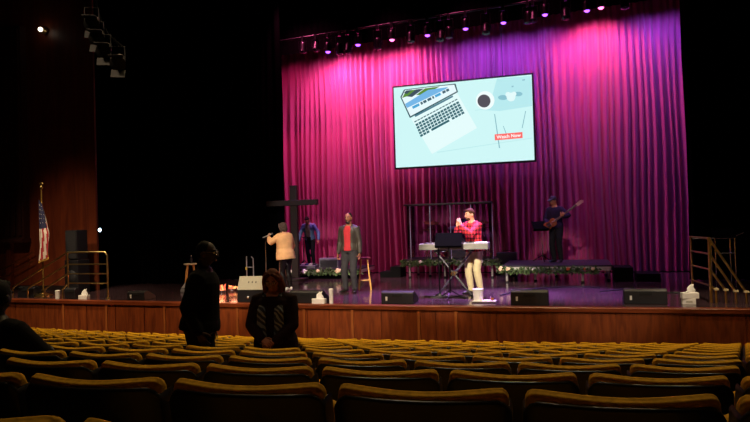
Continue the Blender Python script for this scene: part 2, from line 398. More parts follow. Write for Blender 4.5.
# ------------------------------------------------------------------ hanging screen with its picture
SY = 17.3
scr = thing('projection_screen', 'large bright screen showing a laptop and coffee cup, hung before the magenta curtain', 'screen', aty(464, 121, SY))
O = scr.location.copy()
def sp(px, py, d=0.): return aty(px, py, SY - d) - O
def spoly(pts, d): return [sp(x, y, d) for x, y in pts]
crn = [sp(393.5, 89), sp(396.5, 168), sp(534.5, 159.5), sp(531.5, 73.5)]
x0 = (crn[0].x + crn[1].x) / 2; x1 = (crn[2].x + crn[3].x) / 2; z0 = (crn[1].z + crn[2].z) / 2; z1 = (crn[0].z + crn[3].z) / 2
MB().box(((x0 + x1) / 2, .06, (z0 + z1) / 2), (x1 - x0 + .1, .1, z1 - z0 + .1)).build('screen_frame', black, scr, smooth=False)
MB().box(((x0 + x1) / 2, .0, (z0 + z1) / 2), (x1 - x0, .03, z1 - z0)).build('screen_surface', emit('scr_table', 'd0f8f8', 1.0), scr, smooth=False)
for s in (.2, .8):
    x = x0 + (x1 - x0) * s; MB().tube([(x, .06, z1), (x, .06, z1 + 1.6)], .008, 6).build('hanging_wire', blackm, scr)
def layer(name, polys, col, d, st=1.0, parent=None):
    m = MB()
    for p in polys:
        q = spoly(p, d); m.add(q, [tuple(range(len(q)))])
    o = m.build(name, emit('scr_' + col, col, st), parent or scr, smooth=False); return o
def clipz(p): return p
def lerp(a, b, t): return (a[0] + (b[0] - a[0]) * t, a[1] + (b[1] - a[1]) * t)
def quad(c, u0, u1, v0, v1):
    P = lambda u, v: lerp(lerp(c[0], c[1], u), lerp(c[3], c[2], u), v)
    return [P(u0, v0), P(u1, v0), P(u1, v1), P(u0, v1)]
def ngon(cx, cy, r, n=28, sy=1.): return [(cx + r * math.cos(2 * PI * k / n), cy + sy * r * math.sin(2 * PI * k / n)) for k in range(n)]
layer('table_shade', [[(497, 78.5), (531, 76), (532, 106), (500, 111), (482, 110), (492, 97)]], 'b9ebf0', .017)
layer('table_plank', [[(437, 152), (533, 137.6), (533, 138.2), (437, 152.8)], [(475, 110), (532, 104), (532, 104.6), (475, 110.6)]], 'bdecee', .0175)
layer('laptop_body', [[(411, 118.6), (457, 92.6), (477, 128), (432, 154)]], 'e6fdfd', .018)
disp = [(400.3, 97), (409.9, 118), (458, 92), (455.5, 83.6), (430, 86.3), (404, 89.6)]
layer('laptop_lid', [disp], '1d4a55', .019)
inner = [(401.6, 97.4), (410.5, 116.2), (456.6, 91.4), (454.3, 84.6), (430, 87), (405, 90.2)]
layer('laptop_display', [inner], 'e9fbff', .02)
layer('display_picture', [[(402, 98), (406, 91), (416, 89.5), (408, 96)], [(416, 95), (425, 88.4), (440, 86.4), (424, 95)]], '5d8f3a', .021)
layer('display_picture', [[(407, 96.5), (416, 89.4), (424, 88.5), (412, 97)], [(404, 93), (406, 90.6), (412, 89.8), (407, 94)]], '40505e', .0212)
layer('display_picture', [[(405, 104), (428, 90), (448, 87), (446, 89), (407, 108)]], '76b7e8', .0214)
layer('display_text', [quad([(412, 106.6), (449.5, 87.8), (450.6, 90), (413, 109)], a, b, 0, 1) for a, b in ((.22, .27), (.29, .37), (.4, .5), (.53, .57), (.8, .88), (.9, .97))], '3e5f70', .022)
layer('display_text', [quad([(412, 106.6), (449.5, 87.8), (450.6, 90), (413, 109)], a, b, 0, 1) for a, b in ((.0, .18), (.6, .75))], '49a6da', .022)
layer('laptop_hinge', [[(414.6, 115.4), (452.5, 95.4), (453.2, 96.9), (415.4, 117)]], '4f7c8d', .0205)
kc = [(413.7, 121.4), (457.2, 98.2), (465, 113.4), (420.6, 137.6)]
keys = []
for r in range(6):
    n = 14; off = [0, 0, .02, .03, .01, 0][r]
    if r == 5:
        cells = [(k / n, (k + 1) / n) for k in range(3)] + [(3.5 / n, 9.3 / n)] + [(k / n, (k + 1) / n) for k in (10, 11, 12, 13)]
    else: cells = [(k / n, (k + 1) / n) for k in range(n)]
    for a, b in cells: keys.append(quad(kc, a + .007, b - .007, r / 6 + .02, (r + (.6 if r == 0 else 1)) / 6 - .02))
layer('laptop_keys', keys, '2f6470', .021)
layer('coffee_cup', [ngon(485.2, 100.4, 9.3)], 'f2ffff', .018)
layer('coffee', [ngon(484, 101, 6.5)], '57535c', .02)
layer('white_flower', [ngon(511, 97, 4.4), ngon(508, 94.5, 2.6), ngon(514, 94, 2.4)], 'e4fbfc', .02)
layer('flower_shade', [ngon(503, 97.5, 5, sy=.5), ngon(518, 94, 4.5, sy=.5), [(511.5, 86), (513.5, 85.5), (513.7, 87), (511.7, 87.4)], [(522, 79.6), (525, 79), (525, 80.4), (522.4, 80.8)]], '8cc4d2', .0195)
layer('pencil', [[(494.2, 114), (495, 114), (500, 148), (499, 148)], [(503, 126), (503.6, 126), (508.5, 139), (507.8, 139.2)], [(525.3, 111), (526, 111), (522.6, 128), (521.8, 128)]], '7eb3bf', .0195)
layer('watch_button', [[(494.6, 134.4), (522.4, 132), (522.7, 138), (494.9, 140.4)]], 'ff6f6a', .021)
cu = bpy.data.curves.new('button_text', 'FONT'); cu.body = 'Watch Now'; cu.align_x = 'CENTER'; cu.align_y = 'CENTER'; cu.size = .15; cu.offset = .003
to = bpy.data.objects.new('button_text_curve', cu); C.objects.link(to)
bpy.context.view_layer.update()
tm = bpy.data.meshes.new_from_object(to.evaluated_get(bpy.context.evaluated_depsgraph_get())); bpy.data.objects.remove(to)
bt = bpy.data.objects.new('button_text', tm); C.objects.link(bt); bt.parent = scr
tm.materials.clear(); tm.materials.append(emit('scr_white', 'ffffff', 1.05))
a, b = sp(496.5, 137.4, .023), sp(520.8, 135.1, .023)
wid = max(v.co.x for v in tm.vertices) - min(v.co.x for v in tm.vertices); sc = (b - a).length / wid
for v in tm.vertices: v.co *= sc
bt.location = (a + b) / 2; bt.rotation_euler = (PI / 2, -math.atan2((b - a).z, (b - a).x), 0)

# ------------------------------------------------------------------ wooden cross
cY = 15.7; a, b = aty(267.5, 204, cY), aty(318, 203.2, cY); v = aty(294, 203, cY).x; top = aty(293, 185.5, cY).z
t = thing('wooden_cross', 'tall dark wooden cross standing before the left end of the magenta curtain', 'cross', (v, cY, 0))
MB().box((0, 0, .04), (.6, .34, .08)).build('base', woodd, t, bevel=.006)
MB().box((0, 0, top / 2 + .02), (.2, .12, top - .04)).build('upright', woodd, t, bevel=.006)
MB().box(((a.x + b.x) / 2 - v, -.02, a.z), (b.x - a.x, .14, .15)).build('crossbeam', woodd, t, bevel=.006)

# ------------------------------------------------------------------ stage platforms with garlands
leafm = mat('garland_green', '4c6238', .7, var=.5, scale=14); flow_p = mat('flower_cream', 'e6c9a6', .8, var=.2); flow_r = mat('flower_rust', 'b5562f', .8, var=.2)
deckm = mat('deck_top', '1b1920', .5); berry = mat('white_blossom', 'f0ebe2', .7)
def garland(path, label, seed, flowers):
    rnd = random.Random(seed); pts = [Vector(p) for p in path]
    t = thing('garland', label, 'garland', pts[0])
    m = MB(); m.tube([p - pts[0] for p in pts], .018, 6); L = []
    for a, b in zip(pts, pts[1:]):
        n = int((b - a).length * 260)
        for k in range(n):
            p = a.lerp(b, rnd.random()) - pts[0]
            d = Vector((rnd.uniform(-1, 1), rnd.uniform(-1.1, .5), rnd.uniform(-1.1, .8))).normalized(); l = rnd.uniform(.05, .12); w = l * .28
            s = d.cross(Vector((rnd.uniform(-1, 1), rnd.uniform(-1, 1), rnd.uniform(-1, 1)))).normalized() * w
            p = p + d * rnd.uniform(0, .05); q = d.cross(s) * .3
            m.add([p, p + d * l * .5 + s + q, p + d * l, p + d * l * .5 - s + q], [(0, 1, 2), (0, 2, 3)])
    m.build('leaves', leafm, t, smooth=False)
    for u, kind, r in flowers:
        k = min(len(pts) - 2, int(u * (len(pts) - 1))); f = u * (len(pts) - 1) - k
        p = pts[k].lerp(pts[k + 1], f) - pts[0] + Vector((0, -.06, .03)); m = MB()
        for j in range(9):
            a = j * 2.4; rr = r * (.25 + .07 * j)
            M = rotz(a) @ rotx(R(50 + 5 * j)); m.ell(p + Vector((math.cos(a) * rr * .8, -.3 * r + .03 * r * j, math.sin(a) * rr * .8)), (r * .5, r * .3, r * .5), M, n=6)
        m.build('flower', {'c': flow_p, 'r': flow_r, 'w': berry}[kind], t)
    return t
def platform(name, label, x0, x1, y0, y1, h, legs, braces=()):
    t = thing(name, label, 'riser', ((x0 + x1) / 2, (y0 + y1) / 2, 0)); o = t.location
    MB().box((0, 0, h - .015), (x1 - x0, y1 - y0, .03)).build('deck', deckm, t, smooth=False)
    m = MB()
    for s in (-1, 1):
        m.box((0, s * ((y1 - y0) / 2 - .02), h - .075), (x1 - x0, .04, .09)); m.box((s * ((x1 - x0) / 2 - .02), 0, h - .075), (.04, y1 - y0, .09))
    m.build('deck_rim', alum, t, smooth=False)
    for x, y in legs:
        g = MB(); g.tube([(x - o.x, y - o.y, .01), (x - o.x, y - o.y, h - .03)], .028, 10); l = g.build('leg', alum, t)
        MB().lathe([(.04, 0), (.04, .03), (.03, .04)], (x - o.x, y - o.y, 0), 10).build('rubber_foot', black, l)
    for a, b in braces:
        MB().tube([Vector(a) - o, Vector(b) - o], .016, 8).build('brace', alum, t)
    return t
# left, low, with a black skirt
lx0, lx1 = -7.95, -5.65
t = platform('stage_riser', 'low stage riser under the man in the blue jacket', lx0, lx1, 16.35, 17.7, .28, [(lx0 + .1, 16.5), (lx1 - .1, 16.5), (lx0 + .1, 17.5), (lx1 - .1, 17.5)])
MB().box((0, -.675, .125), (lx1 - lx0 + .02, .02, .25)).build('skirt', velvet, t, smooth=False)
garland([(lx0, 16.3, .2), (-7.2, 16.29, .19), (-6.6, 16.3, .21), (lx1 + .05, 16.3, .19)], 'green garland along the low riser behind the standing singer', 2, [(.3, 'w', .08), (.52, 'c', .06), (.78, 'c', .09), (.12, 'w', .05)])
# drum riser
dx0, dx1, dh = -4.42, -1.95, .5
t = platform('stage_riser', 'middle stage riser carrying the drum kit behind the clear shield', dx0, dx1, 16.5, 17.75, dh, [(dx0 + .14, 16.6), (dx1 - .08, 16.6), (dx0 + .14, 17.6), (dx1 - .08, 17.6), (-3.3, 16.6), (dx0 + .6, 17.1)])
garland([(dx0 - .08, 16.6, .42), (dx0, 16.43, .41), (-3.4, 16.42, .43), (-2.6, 16.42, .41), (dx1, 16.43, .42), (dx1 + .1, 16.7, .4)], 'green garland along the front of the drum riser', 5, [(.3, 'w', .05), (.7, 'w', .05)])
# right riser
rx0, rx1, rh = -1.63, .88, .41
A, B2, Cc = fl(505.5, 282.6), fl(530.5, 281), fl(585, 283.6)
t = platform('stage_riser', 'right stage riser under the bass player', rx0, rx1, 15.3, 17.3, rh, [(rx0 + .1, 15.36), (rx0 + .75, 15.7), (.22, 15.36), (rx1 - .06, 15.85), (-.42, 17.0), (rx0 + .1, 17.2), (rx1 - .06, 17.2)], [((rx0 + .1, 15.36, .33), (rx0 + .75, 15.7, .33))])
garland([(rx0 - .08, 15.45, .31), (rx0, 15.24, .32), (-.9, 15.22, .305), (-.4, 15.22, .315), (.1, 15.22, .31), (.56, 15.24, .315)], 'green garland with cream flowers along the riser under the bass player', 8, [(.16, 'c', .075), (.24, 'c', .06), (.72, 'r', .05), (.87, 'r', .035), (.95, 'c', .045), (.4, 'w', .03)])
# step units
def steps(label, x, y, w, treads, dirx=1):
    t = thing('step_unit', label, 'steps', (x, y, 0))
    for k, (h, d) in enumerate(treads):
        MB().box((dirx * (k * d + d / 2), 0, h / 2), (d, w, h)).build('step', mat('step_black', '0d0c0e', .8, spec=.1), t, smooth=False, bevel=.008)
    return t
steps('black two-step unit at the right end of the bass player riser', .93, 16.0, .8, [(.33, .42), (.18, .5)])
steps('black two-step unit at the left end of the drum riser', dx0 - .14, 16.95, .6, [(.3, .3), (.16, .3)], -1)
m = thing('bass_amplifier', 'black bass amplifier between the drum riser and the garlanded right riser', 'amplifier', (-1.72, 16.2 + 1.3, 0))
MB().box((.0, 0, .31), (.55, .36, .62)).build('cabinet', black, m, bevel=.015, smooth=False); MB().box((0, -.185, .26), (.49, .012, .44)).build('grille', grill, m, smooth=False)
MB().tube([(-.1, 0, .62), (-.1, 0, .66), (.1, 0, .66), (.1, 0, .62)], .012, 6).build('handle', blackm, m)

# ------------------------------------------------------------------ drum shield and drum kit
t = thing('drum_shield', 'clear acrylic drum shield with black top bar on the middle riser', 'drum shield', ((dx0 + dx1) / 2, 16.6, dh))
acr = clear('clear_acrylic', (.86, .86, .97)); edgem = mat('acrylic_edge', 'b9b4e0', .2)
cx = (dx0 + dx1) / 2; bx = [-4.22, -3.66, -3.1, -2.54, -1.98]
for x0, x1 in zip(bx, bx[1:]):
    p = MB().box(((x0 + x1) / 2 - cx, -.03, .75), (x1 - x0 - .015, .012, 1.46)).build('panel', acr, t, smooth=False)
for x in bx: MB().box((x - cx, -.03, .75), (.018, .022, 1.48)).build('hinge_edge', edgem, t, smooth=False)
MB().box((0, .12, 1.5), (2.4, .4, .05), rotx(R(0))).build('top_bar', black, t, smooth=False, bevel=.01)
for s in (-1, 1):
    MB().box((s * 1.12, .5, .75), (.012, 1.0, 1.46)).build('panel', acr, t, smooth=False)
kit = thing('drum_kit', 'drum kit with cymbals behind the clear acrylic shield', 'drum kit', (-3.3, 17.1, dh))
shell = mat('drum_shell', '2a1d33', .25, .2); skin = mat('drum_head', '3a3542', .5); cym = mat('cymbal_bronze', 'c2a05c', .25, 1.)
def drum(name, c, r, h, M):
    d = MB().lathe([(r, -h / 2), (r, h / 2)], c, 24, M).build(name, shell, kit)
    MB().lathe([(r * 1.03, h / 2 - .02), (r * 1.05, h / 2), (r * 1.03, h / 2 + .012), (.001, h / 2 + .006)], c, 24, M).build('drum_head', skin, d)
    MB().lathe([(r * 1.03, -h / 2 + .02), (r * 1.05, -h / 2), (r * 1.0, -h / 2 - .012)], c, 24, M).build('hoop', chrome, d)
drum('bass_drum', (.35, -.1, .29), .28, .4, rotx(PI / 2))
drum('floor_tom', (-.15, .2, .36), .2, .36, Matrix.Identity(3)); drum('snare_drum', (.75, .15, .58), .17, .14, rotx(R(8)))
drum('rack_tom', (.2, -.08, .74), .14, .2, rotx(R(18))); drum('rack_tom', (.53, -.08, .74), .14, .2, rotx(R(18)))
for x, y, z, r, a in ((-.45, .05, 1.0, .22, 14), (-.62, .3, .8, .2, -6), (.98, .0, .98, .2, 10), (1.0, .3, .82, .17, 0)):
    s = MB(); s.tube([(x, y, .3), (x, y, z + .05)], .012, 8)
    for k in range(3): s.tube([(x, y, .34), (x + .2 * math.cos(k * 2.1), y + .2 * math.sin(k * 2.1), .01)], .011, 6)
    st = s.build('cymbal_stand', chrome, kit)
    MB().lathe([(.01, .03), (r * .25, .022), (r, -.006), (r, -.012), (r * .25, .012), (.01, .016)], (x, y, z), 24, rotx(R(a)) @ roty(R(a * .6))).build('cymbal', cym, st)
MB().tube([(-.62, .0, 1.22), (-.3, -.05, 1.42)], .008, 6).build('boom_arm', chrome, kit)

# ------------------------------------------------------------------ wedges, boxes, loudspeaker
def wedge(label, px, py, w, h, d, rz=0, badge=True, col=None):
    p = fl(px, py); p.y += .02
    t = thing('floor_monitor', label, 'stage monitor', p, rz)
    prof = [(0, 0), (0, h * .86), (.04, h), (.13, h), (d, h * .3), (d, 0)]
    MB().prism(prof, 'x', -w / 2, w / 2).build('cabinet', col or black, t, smooth=False, bevel=.012)
    n = Vector((0, h * .7, d - .13)).normalized(); c = Vector((0, (d + .13) / 2, h * .65)) + n * .004
    MB().box(c, (w * .92, math.hypot(d - .13, h * .7) * .9, .012), rotx(-math.atan2(h * .7, d - .13))).build('grille', grill, t, smooth=False)
    if badge:
        MB().box((-w / 2 + .11, -.006, h * .42), (.035, .012, .075)).build('connector_plate', mat('plate_white', 'd8d6d0', .5), t, smooth=False)
    MB().box((0, -.004, h * .7), (.2, .01, .05)).build('handle', mat('recess', '050506', .8), t, smooth=False)
    return t
wedge('black floor monitor on the stage edge left of the standing man silhouette', 135, 300.5, .46, .2, .4)
wedge('black floor monitor on the stage edge beside the white tissue box at the woman', 305, 303.5, .7, .25, .42, 0, False)
wedge('black floor monitor on the stage edge right of the wooden stool', 397, 304.2, .64, .24, .42)
wedge('black floor monitor on the stage edge right of the white drinks tray', 529.5, 305.4, .66, .27, .42)
wedge('black floor monitor on the right stage edge nearest the gold stair rail', 646, 304.6, .7, .27, .42)
wedge('small black floor monitor beside the white cup at the left stair rail', 69, 299, .3, .25, .3, 0, False)
wedge('black floor monitor at far left beside the flag stand', 25, 297.5, .5, .25, .36, 0, False)
# pale monitor seen from its speaker side
p = fl(250, 302.3)
t = thing('floor_monitor', 'large pale-fronted floor monitor behind the woman facing the seats', 'stage monitor', p, R(4))
MB().prism([(0, 0), (0, .24), (.14, .52), (.5, .44), (.5, 0)], 'x', -.28, .36).build('cabinet', black, t, smooth=False, bevel=.012)
n = Vector((0, -.28, .14)).normalized()
MB().box(Vector((.04, .065, .385)) + n * .008, (.62, .3, .02), rotx(math.atan2(.28, .14))).build('grille', mat('grille_pale', 'a9a592', .7, scale=200, var=.2), t, smooth=False)
for dx in (-.08, .0, .08): MB().box(Vector((.04 + dx, .068, .40)) + n * .02, (.02, .03, .008), rotx(math.atan2(.28, .14))).build('logo_dot', black, t, smooth=False)
MB().lathe([(.03, 0), (.03, .02), (.015, .03)], (-.04, -.002, .1), 12, rotx(PI / 2)).build('input_socket', chrome, t)
p = fl(184, 292.5)
t = thing('floor_monitor', 'grey floor monitor half hidden behind the standing man silhouette', 'stage monitor', p, R(-8))
MB().prism([(0, 0), (0, .06), (.3, .3), (.42, .26), (.42, 0)], 'x', -.12, .3).build('cabinet', mat('grey_carpet_box', '77747a', .8), t, smooth=False, bevel=.01)
MB().box((.09, .13, .2), (.36, .3, .012), rotx(R(39))).build('grille', mat('grille_grey', '8f8c90', .7, scale=200, var=.2), t, smooth=False)
# tall loudspeaker by the wall
p = aty(75, 240, 12.7)
t = thing('loudspeaker', 'tall black loudspeaker standing by the wood wall behind the left rail', 'loudspeaker', (p.x, 12.75, 0))
MB().box((0, 0, .42), (.42, .4, .84)).build('subwoofer_cabinet', black, t, smooth=False, bevel=.012)
MB().box((0, 0, 1.22), (.36, .36, .74)).build('cabinet', black, t, smooth=False, bevel=.012)
MB().box((0, -.19, 1.22), (.32, .015, .68)).build('grille', grill, t, smooth=False)
MB().lathe([(.17, 0), (.15, .02), (.05, .035)], (0, -.2, .42), 20, rotx(PI / 2)).build('woofer', grill, t)

# ------------------------------------------------------------------ flag
p = fl(41, 297); p.y = 11.95
t = thing('flag_stand', 'stars and stripes flag hanging limp on a gold pole by the left wall', 'flag', p)
MB().lathe([(.2, 0), (.2, .03), (.12, .06), (.05, .1), (.04, .16)], n=24).build('base', brass, t)
MB().tube([(0, 0, .1), (0, 0, 2.62)], .016, 10).build('pole', mat('pole_gold', '9c7a3c', .35, .6), t)
m = MB().lathe([(.012, 2.6), (.04, 2.63), (.045, 2.66), (.02, 2.7)], n=12); m.ell((0, 0, 2.74), (.07, .015, .04)); m.build('finial', brass, t)
red = mat('flag_red', 'a3202c', .8); fw = mat('flag_white', 'd8cfc2', .8); fb = mat('flag_blue', '17193f', .8)
m = MB(); NU, NV = 26, 40
def flagpt(u, v):   # u across the folds, v downward
    wdt = .12 + .26 * min(1, v * 1.7)
    x = -.05 - .07 * v + wdt * u + .05 * v * u; z = 2.36 - 1.5 * v * (1 - .16 * u * u) - .25 * u * (1 - v) * .4
    y = -.04 + .055 * math.sin(u * 9 + v * 2) * (.3 + v) - .03 * u
    return Vector((x, y, z))
g = [[flagpt(i / NU, j / NV) for i in range(NU + 1)] for j in range(NV + 1)]
off = len(m.v); m.v += [p for r in g for p in r]
for j in range(NV):
    for i in range(NU):
        k = j * (NU + 1) + i; m.f.append((k, k + 1, k + NU + 2, k + NU + 1))
        s = i + j * .14
        m.mi.append(2 if (j < NV * .46 and i + j * .3 < NU * .9) else (0 if int(s / 2.4) % 2 == 0 else 1))
rnd = random.Random(4)
for j in range(3, 17, 3):
    for i in range(2 + (j % 2), 20, 4):
        c = flagpt(i / NU, j / NV) + Vector((0, -.006, 0)); pts = []
        for k in range(10):
            a = PI / 2 + k * PI / 5; rr = .011 if k % 2 == 0 else .005; pts.append(c + Vector((rr * math.cos(a), 0, rr * math.sin(a))))
        m.add(pts, [tuple(range(10))], 1)
m.build('flag_cloth', [red, fw, fb], t, ang=180)
m = MB()
for i in range(NU * 2):
    q = flagpt(i / NU / 2, 1); m.tube([q, q + Vector((0, 0, -.05))], .004, 4)
m.build('fringe', mat('gold_fringe', 'c9983f', .7), t)
MB().tube([(.02, -.02, 2.3), (.06, -.05, 2.0), (.05, -.08, 1.75)], .007, 6).build('cord', mat('gold_fringe', 'c9983f', .7), t)

# ------------------------------------------------------------------ brass stair rails
LY = 11.72
t = thing('stair_rail', 'gold tubular stair rail with four bars on the left of the stage', 'railing', (-11.3, LY, 0)); o = t.location
a = Vector((-10.17, LY, 0)) - o; tops = [1.07, .79, .57, .35]; ends = [-12.97, -12.51, -12.0, -11.46]
ez = [.24, .22, .2, .22]
MB().tube([a, (a.x, 0, 1.0), (a.x - .06, 0, 1.07), (0, 0, 1.07)], .02, 10).build('top_rail', brass, t)
MB().tube([(0, 0, 0), (0, 0, 1.07)], .02, 10).build('post', brass, t)
MB().lathe([(.05, 0), (.05, .015), (.025, .03)], a, 12).build('floor_flange', brass, t); MB().lathe([(.05, 0), (.05, .015), (.025, .03)], (0, 0, 0), 12).build('floor_flange', brass, t)
for z in tops[1:]: MB().tube([(0, 0, z), (a.x, 0, z)], .015, 8).build('cross_bar', brass, t)
for z, ex, e in zip(tops, ends, ez):
    x = ex - o.x; MB().tube([(0, 0, z), (x + .05, 0, e + .03), (x, 0, e - .02), (x, 0, 0)], .02, 10).build('sloping_bar', brass, t)
# thin rail on the wall behind
q0, q1 = aty(-4, 273, 13.2), aty(33, 252, 13.2)
t = thing('wall_handrail', 'thin double handrail on the left wall behind the gold stair rail', 'railing', q0)
for d in (0, .24): MB().tube([(0, 0, -d), q1 - q0 + Vector((0, 0, -d))], .012, 8).build('rail', brass, t)
for f in (.2, .8):
    c = (q1 - q0) * f; MB().tube([c, c + Vector((0, .1, -.03)), c + Vector((0, .1, -.24)), c + Vector((0, 0, -.24))], .008, 6).build('bracket', brass, t)
# right
P0, P1 = Vector((2.15, 12.98, 0)), Vector((2.27, 12.0, 0))
t = thing('stair_rail', 'gold tubular stair rail with four bars on the right of the stage', 'railing', P1)
D = P0 - P1; tops = [1.12, .85, .58, .3]; ends = [.54, .38, .23, .08]; ez = [.19, .2, .22, .23]
MB().tube([D, D + Vector((0, 0, 1.12)), (0, 0, 1.12)], .022, 10).build('top_rail', brass, t)
MB().tube([(0, 0, 0), (0, 0, 1.14)], .026, 10).build('post', brass, t)
for z in tops[1:]: MB().tube([D + Vector((0, 0, z)), (0, 0, z)], .017, 8).build('cross_bar', brass, t)
for z, x, e in zip(tops, ends, ez):
    b = MB().tube([(0, 0, z), (x, 0, e)], .02, 10).build('sloping_bar', brass, t)
    MB().tube([(x, 0, e), (x, 0, 0)], .02, 10).build('end_leg', brass, t)
    MB().box((x, 0, e + .012), (.075, .075, .03)).build('end_cap', mat('cap_cream', 'cbb98e', .5), t, smooth=False)

# ------------------------------------------------------------------ lectern on the right
t = thing('lectern', 'metal-legged lectern with black sloping desk and gooseneck behind right rail', 'lectern', (3.0, 14.3, 0))
for x, y in ((-.18, 0), (.18, 0), (-.18, .4), (.18, .4)):
    MB().tube([(x, y, 0), (x, y, 1.03)], .018, 8).build('leg', chrome, t)
m = MB(); m.tube([(-.6, 0, 1.03), (.2, 0, 1.03), (.2, .4, 1.03), (-.2, .4, 1.03)], .014, 8); m.tube([(-.18, 0, .72), (.18, 0, .72)], .014, 8); m.build('frame', chrome, t)
MB().box((-.0, .1, 1.13), (.4, .4, .03), rotx(R(24))).build('desk', mat('desk_black', '060608', .9, spec=.03), t, smooth=False, bevel=.006)
MB().tube([(.16, .02, 1.05), (.24, 0, 1.09), (.34, -.02, 1.14)], .014, 8).build('gooseneck', chrome, t)

# ------------------------------------------------------------------ stools
def stool(label, p, h, mtl_leg, mtl_seat, rz=0.2, spread=.2):
    t = thing('bar_stool', label, 'stool', p, rz)
    MB().lathe([(.02, h - .035), (.15, h - .035), (.165, h - .02), (.165, h - .005), (.15, h), (.001, h - .004)], n=24).build('seat', mtl_seat, t)
    for k in range(4):
        a = PI / 4 + k * PI / 2; top = Vector((.1 * math.cos(a), .1 * math.sin(a), h - .03)); bot = Vector((spread * math.cos(a), spread * math.sin(a), 0))
        MB().tube([bot, top], [.017, .02], 10).build('leg', mtl_leg, t)
    for z, off in ((.22, 0), (.42, 1)):
        for k in range(4):
            if (k + off) % 2: continue
            f = 1 - z / h; r = .1 + (spread - .1) * f; a, b = PI / 4 + k * PI / 2, PI / 4 + (k + 1) * PI / 2
            MB().tube([(r * math.cos(a), r * math.sin(a), z), (r * math.cos(b), r * math.sin(b), z)], .011, 8).build('rung', mtl_leg, t)
    return t
sp_ = fl(365, 289.5)
stool('blond wooden bar stool beside the man in the grey jacket', sp_, .75, wood, mat('stool_seat_red', '7a2e35', .5), R(20), .2)
s2 = fl(191, 289.5)
stool('pale wooden bar stool with a bottle on it, behind the standing man silhouette', s2, .66, wood, mat('stool_seat_pale', 'd9cbb0', .5), R(40), .19)
t = thing('water_bottle', 'small dark bottle standing on the pale wooden bar stool', 'bottle', (s2.x + .03, s2.y, .66))
MB().lathe([(.034, 0), (.036, .01), (.036, .12), (.014, .16), (.014, .18)], n=16).build('bottle', mat('bottle_dark', '2b2c33', .2), t)
MB().lathe([(.017, .18), (.017, .205), (.001, .206)], n=12).build('cap', white, t)

# ------------------------------------------------------------------ small items on the stage edge
def tissue(label, px, py, rz, w=.24, up=Vector((0, 0, 0))):
    t = thing('tissue_box', label, 'tissue box', fl(px, py) + up, rz)
    MB().box((0, .06, .05), (w, .12, .1)).build('box', white, t, smooth=False, bevel=.006)
    m = MB(); rings = []
    for k in range(7):
        h = k / 6; r = .05 * (1 - .75 * h) + .01
        rings.append([Vector((r * (1.3 + .5 * math.sin(3 * a + k)) * math.cos(a) + .04 * h, .06 + r * .7 * math.sin(a), .1 + .13 * h + .015 * math.sin(a * 2))) for a in [2 * PI * j / 14 for j in range(14)]])
    m.loft(rings); m.build('tissue', mat('tissue_white', 'f6f3ee', .9), t)
tissue('white tissue box with a pulled tissue at the left stair rail', 82.5, 299.6, .1, .22)
tissue('white tissue box with a pulled tissue beside the black monitor behind the woman', 318, 304, 0, .27)
tissue('white tissue box stacked on another at the right stair rail', 690, 304.6, R(10), .27, Vector((.02, 0, .1)))
t = thing('tissue_box', 'white tissue box at the bottom of the pair at the right stair rail', 'tissue box', fl(690, 304.6), 0)
MB().box((-.01, .06, .05), (.21, .13, .1)).build('box', white, t, smooth=False, bevel=.006); MB().box((-.01, -.006, .05), (.1, .004, .03)).build('printed_band', mat('band_grey', 'b8b2a6', .7), t, smooth=False)
def cyl(name, label, cat, px, py, r, h, dz=0):
    t = thing(name, label, cat, fl(px, py) + Vector((0, .02, dz)))
    MB().lathe([(r * .86, 0), (r, h), (r * .93, h - .004), (r * .8, .012), (.001, .01)], n=20).build('cup', white, t)
    MB().lathe([(r * 1.06, h), (r * 1.06, h + .012), (r * .9, h + .02), (.001, h + .02)], n=20).build('lid', white, t)
cyl('paper_cup', 'tall white cup on the stage edge at the left stair rail', 'cup', 57, 298.6, .055, .17)
cyl('paper_cup', 'tall slim white cup on the stage edge left of the standing singer', 'cup', 331, 303.6, .045, .27)
q = fl(484, 303)
t = thing('serving_tray', 'white tray on the stage edge in front of the plaid shirted man', 'tray', q)
m = MB(); m.box((.0, .1, .012), (.46, .24, .024)); m.build('tray_base', mat('tray_dark', '3a2a26', .5), t, smooth=False, bevel=.006)
MB().box((.0, .1, .03), (.42, .21, .012)).build('napkin', white, t, smooth=False)
t = thing('paper_tub', 'big white paper tub on the tray at the plaid shirted man', 'tub', q + Vector((-.12, .1, .036)))
MB().lathe([(.085, 0), (.1, .2), (.092, .2), (.078, .015), (.001, .012)], n=24).build('tub', white, t); MB().lathe([(.104, .2), (.104, .215), (.001, .222)], n=24).build('lid', white, t)
t = thing('drinking_glass', 'glass of amber drink on the white tray', 'glass', q + Vector((.14, .1, .036)))
gl = bpy.data.materials.new('drink_glass'); gl.use_nodes = True; gp = gl.node_tree.nodes['Principled BSDF']; gp.inputs['Transmission Weight'].default_value = 1; gp.inputs['Roughness'].default_value = .02
gp.inputs['Base Color'].default_value = (.9, .88, 1, 1)
MB().lathe([(.036, 0), (.045, .15), (.043, .15), (.034, .008), (.001, .006)], n=20).build('glass', gl, t)
MB().lathe([(.001, .01), (.0335, .01), (.036, .05), (.001, .05)], n=20).build('drink', mat('amber', 'd98a2b', .3), t)

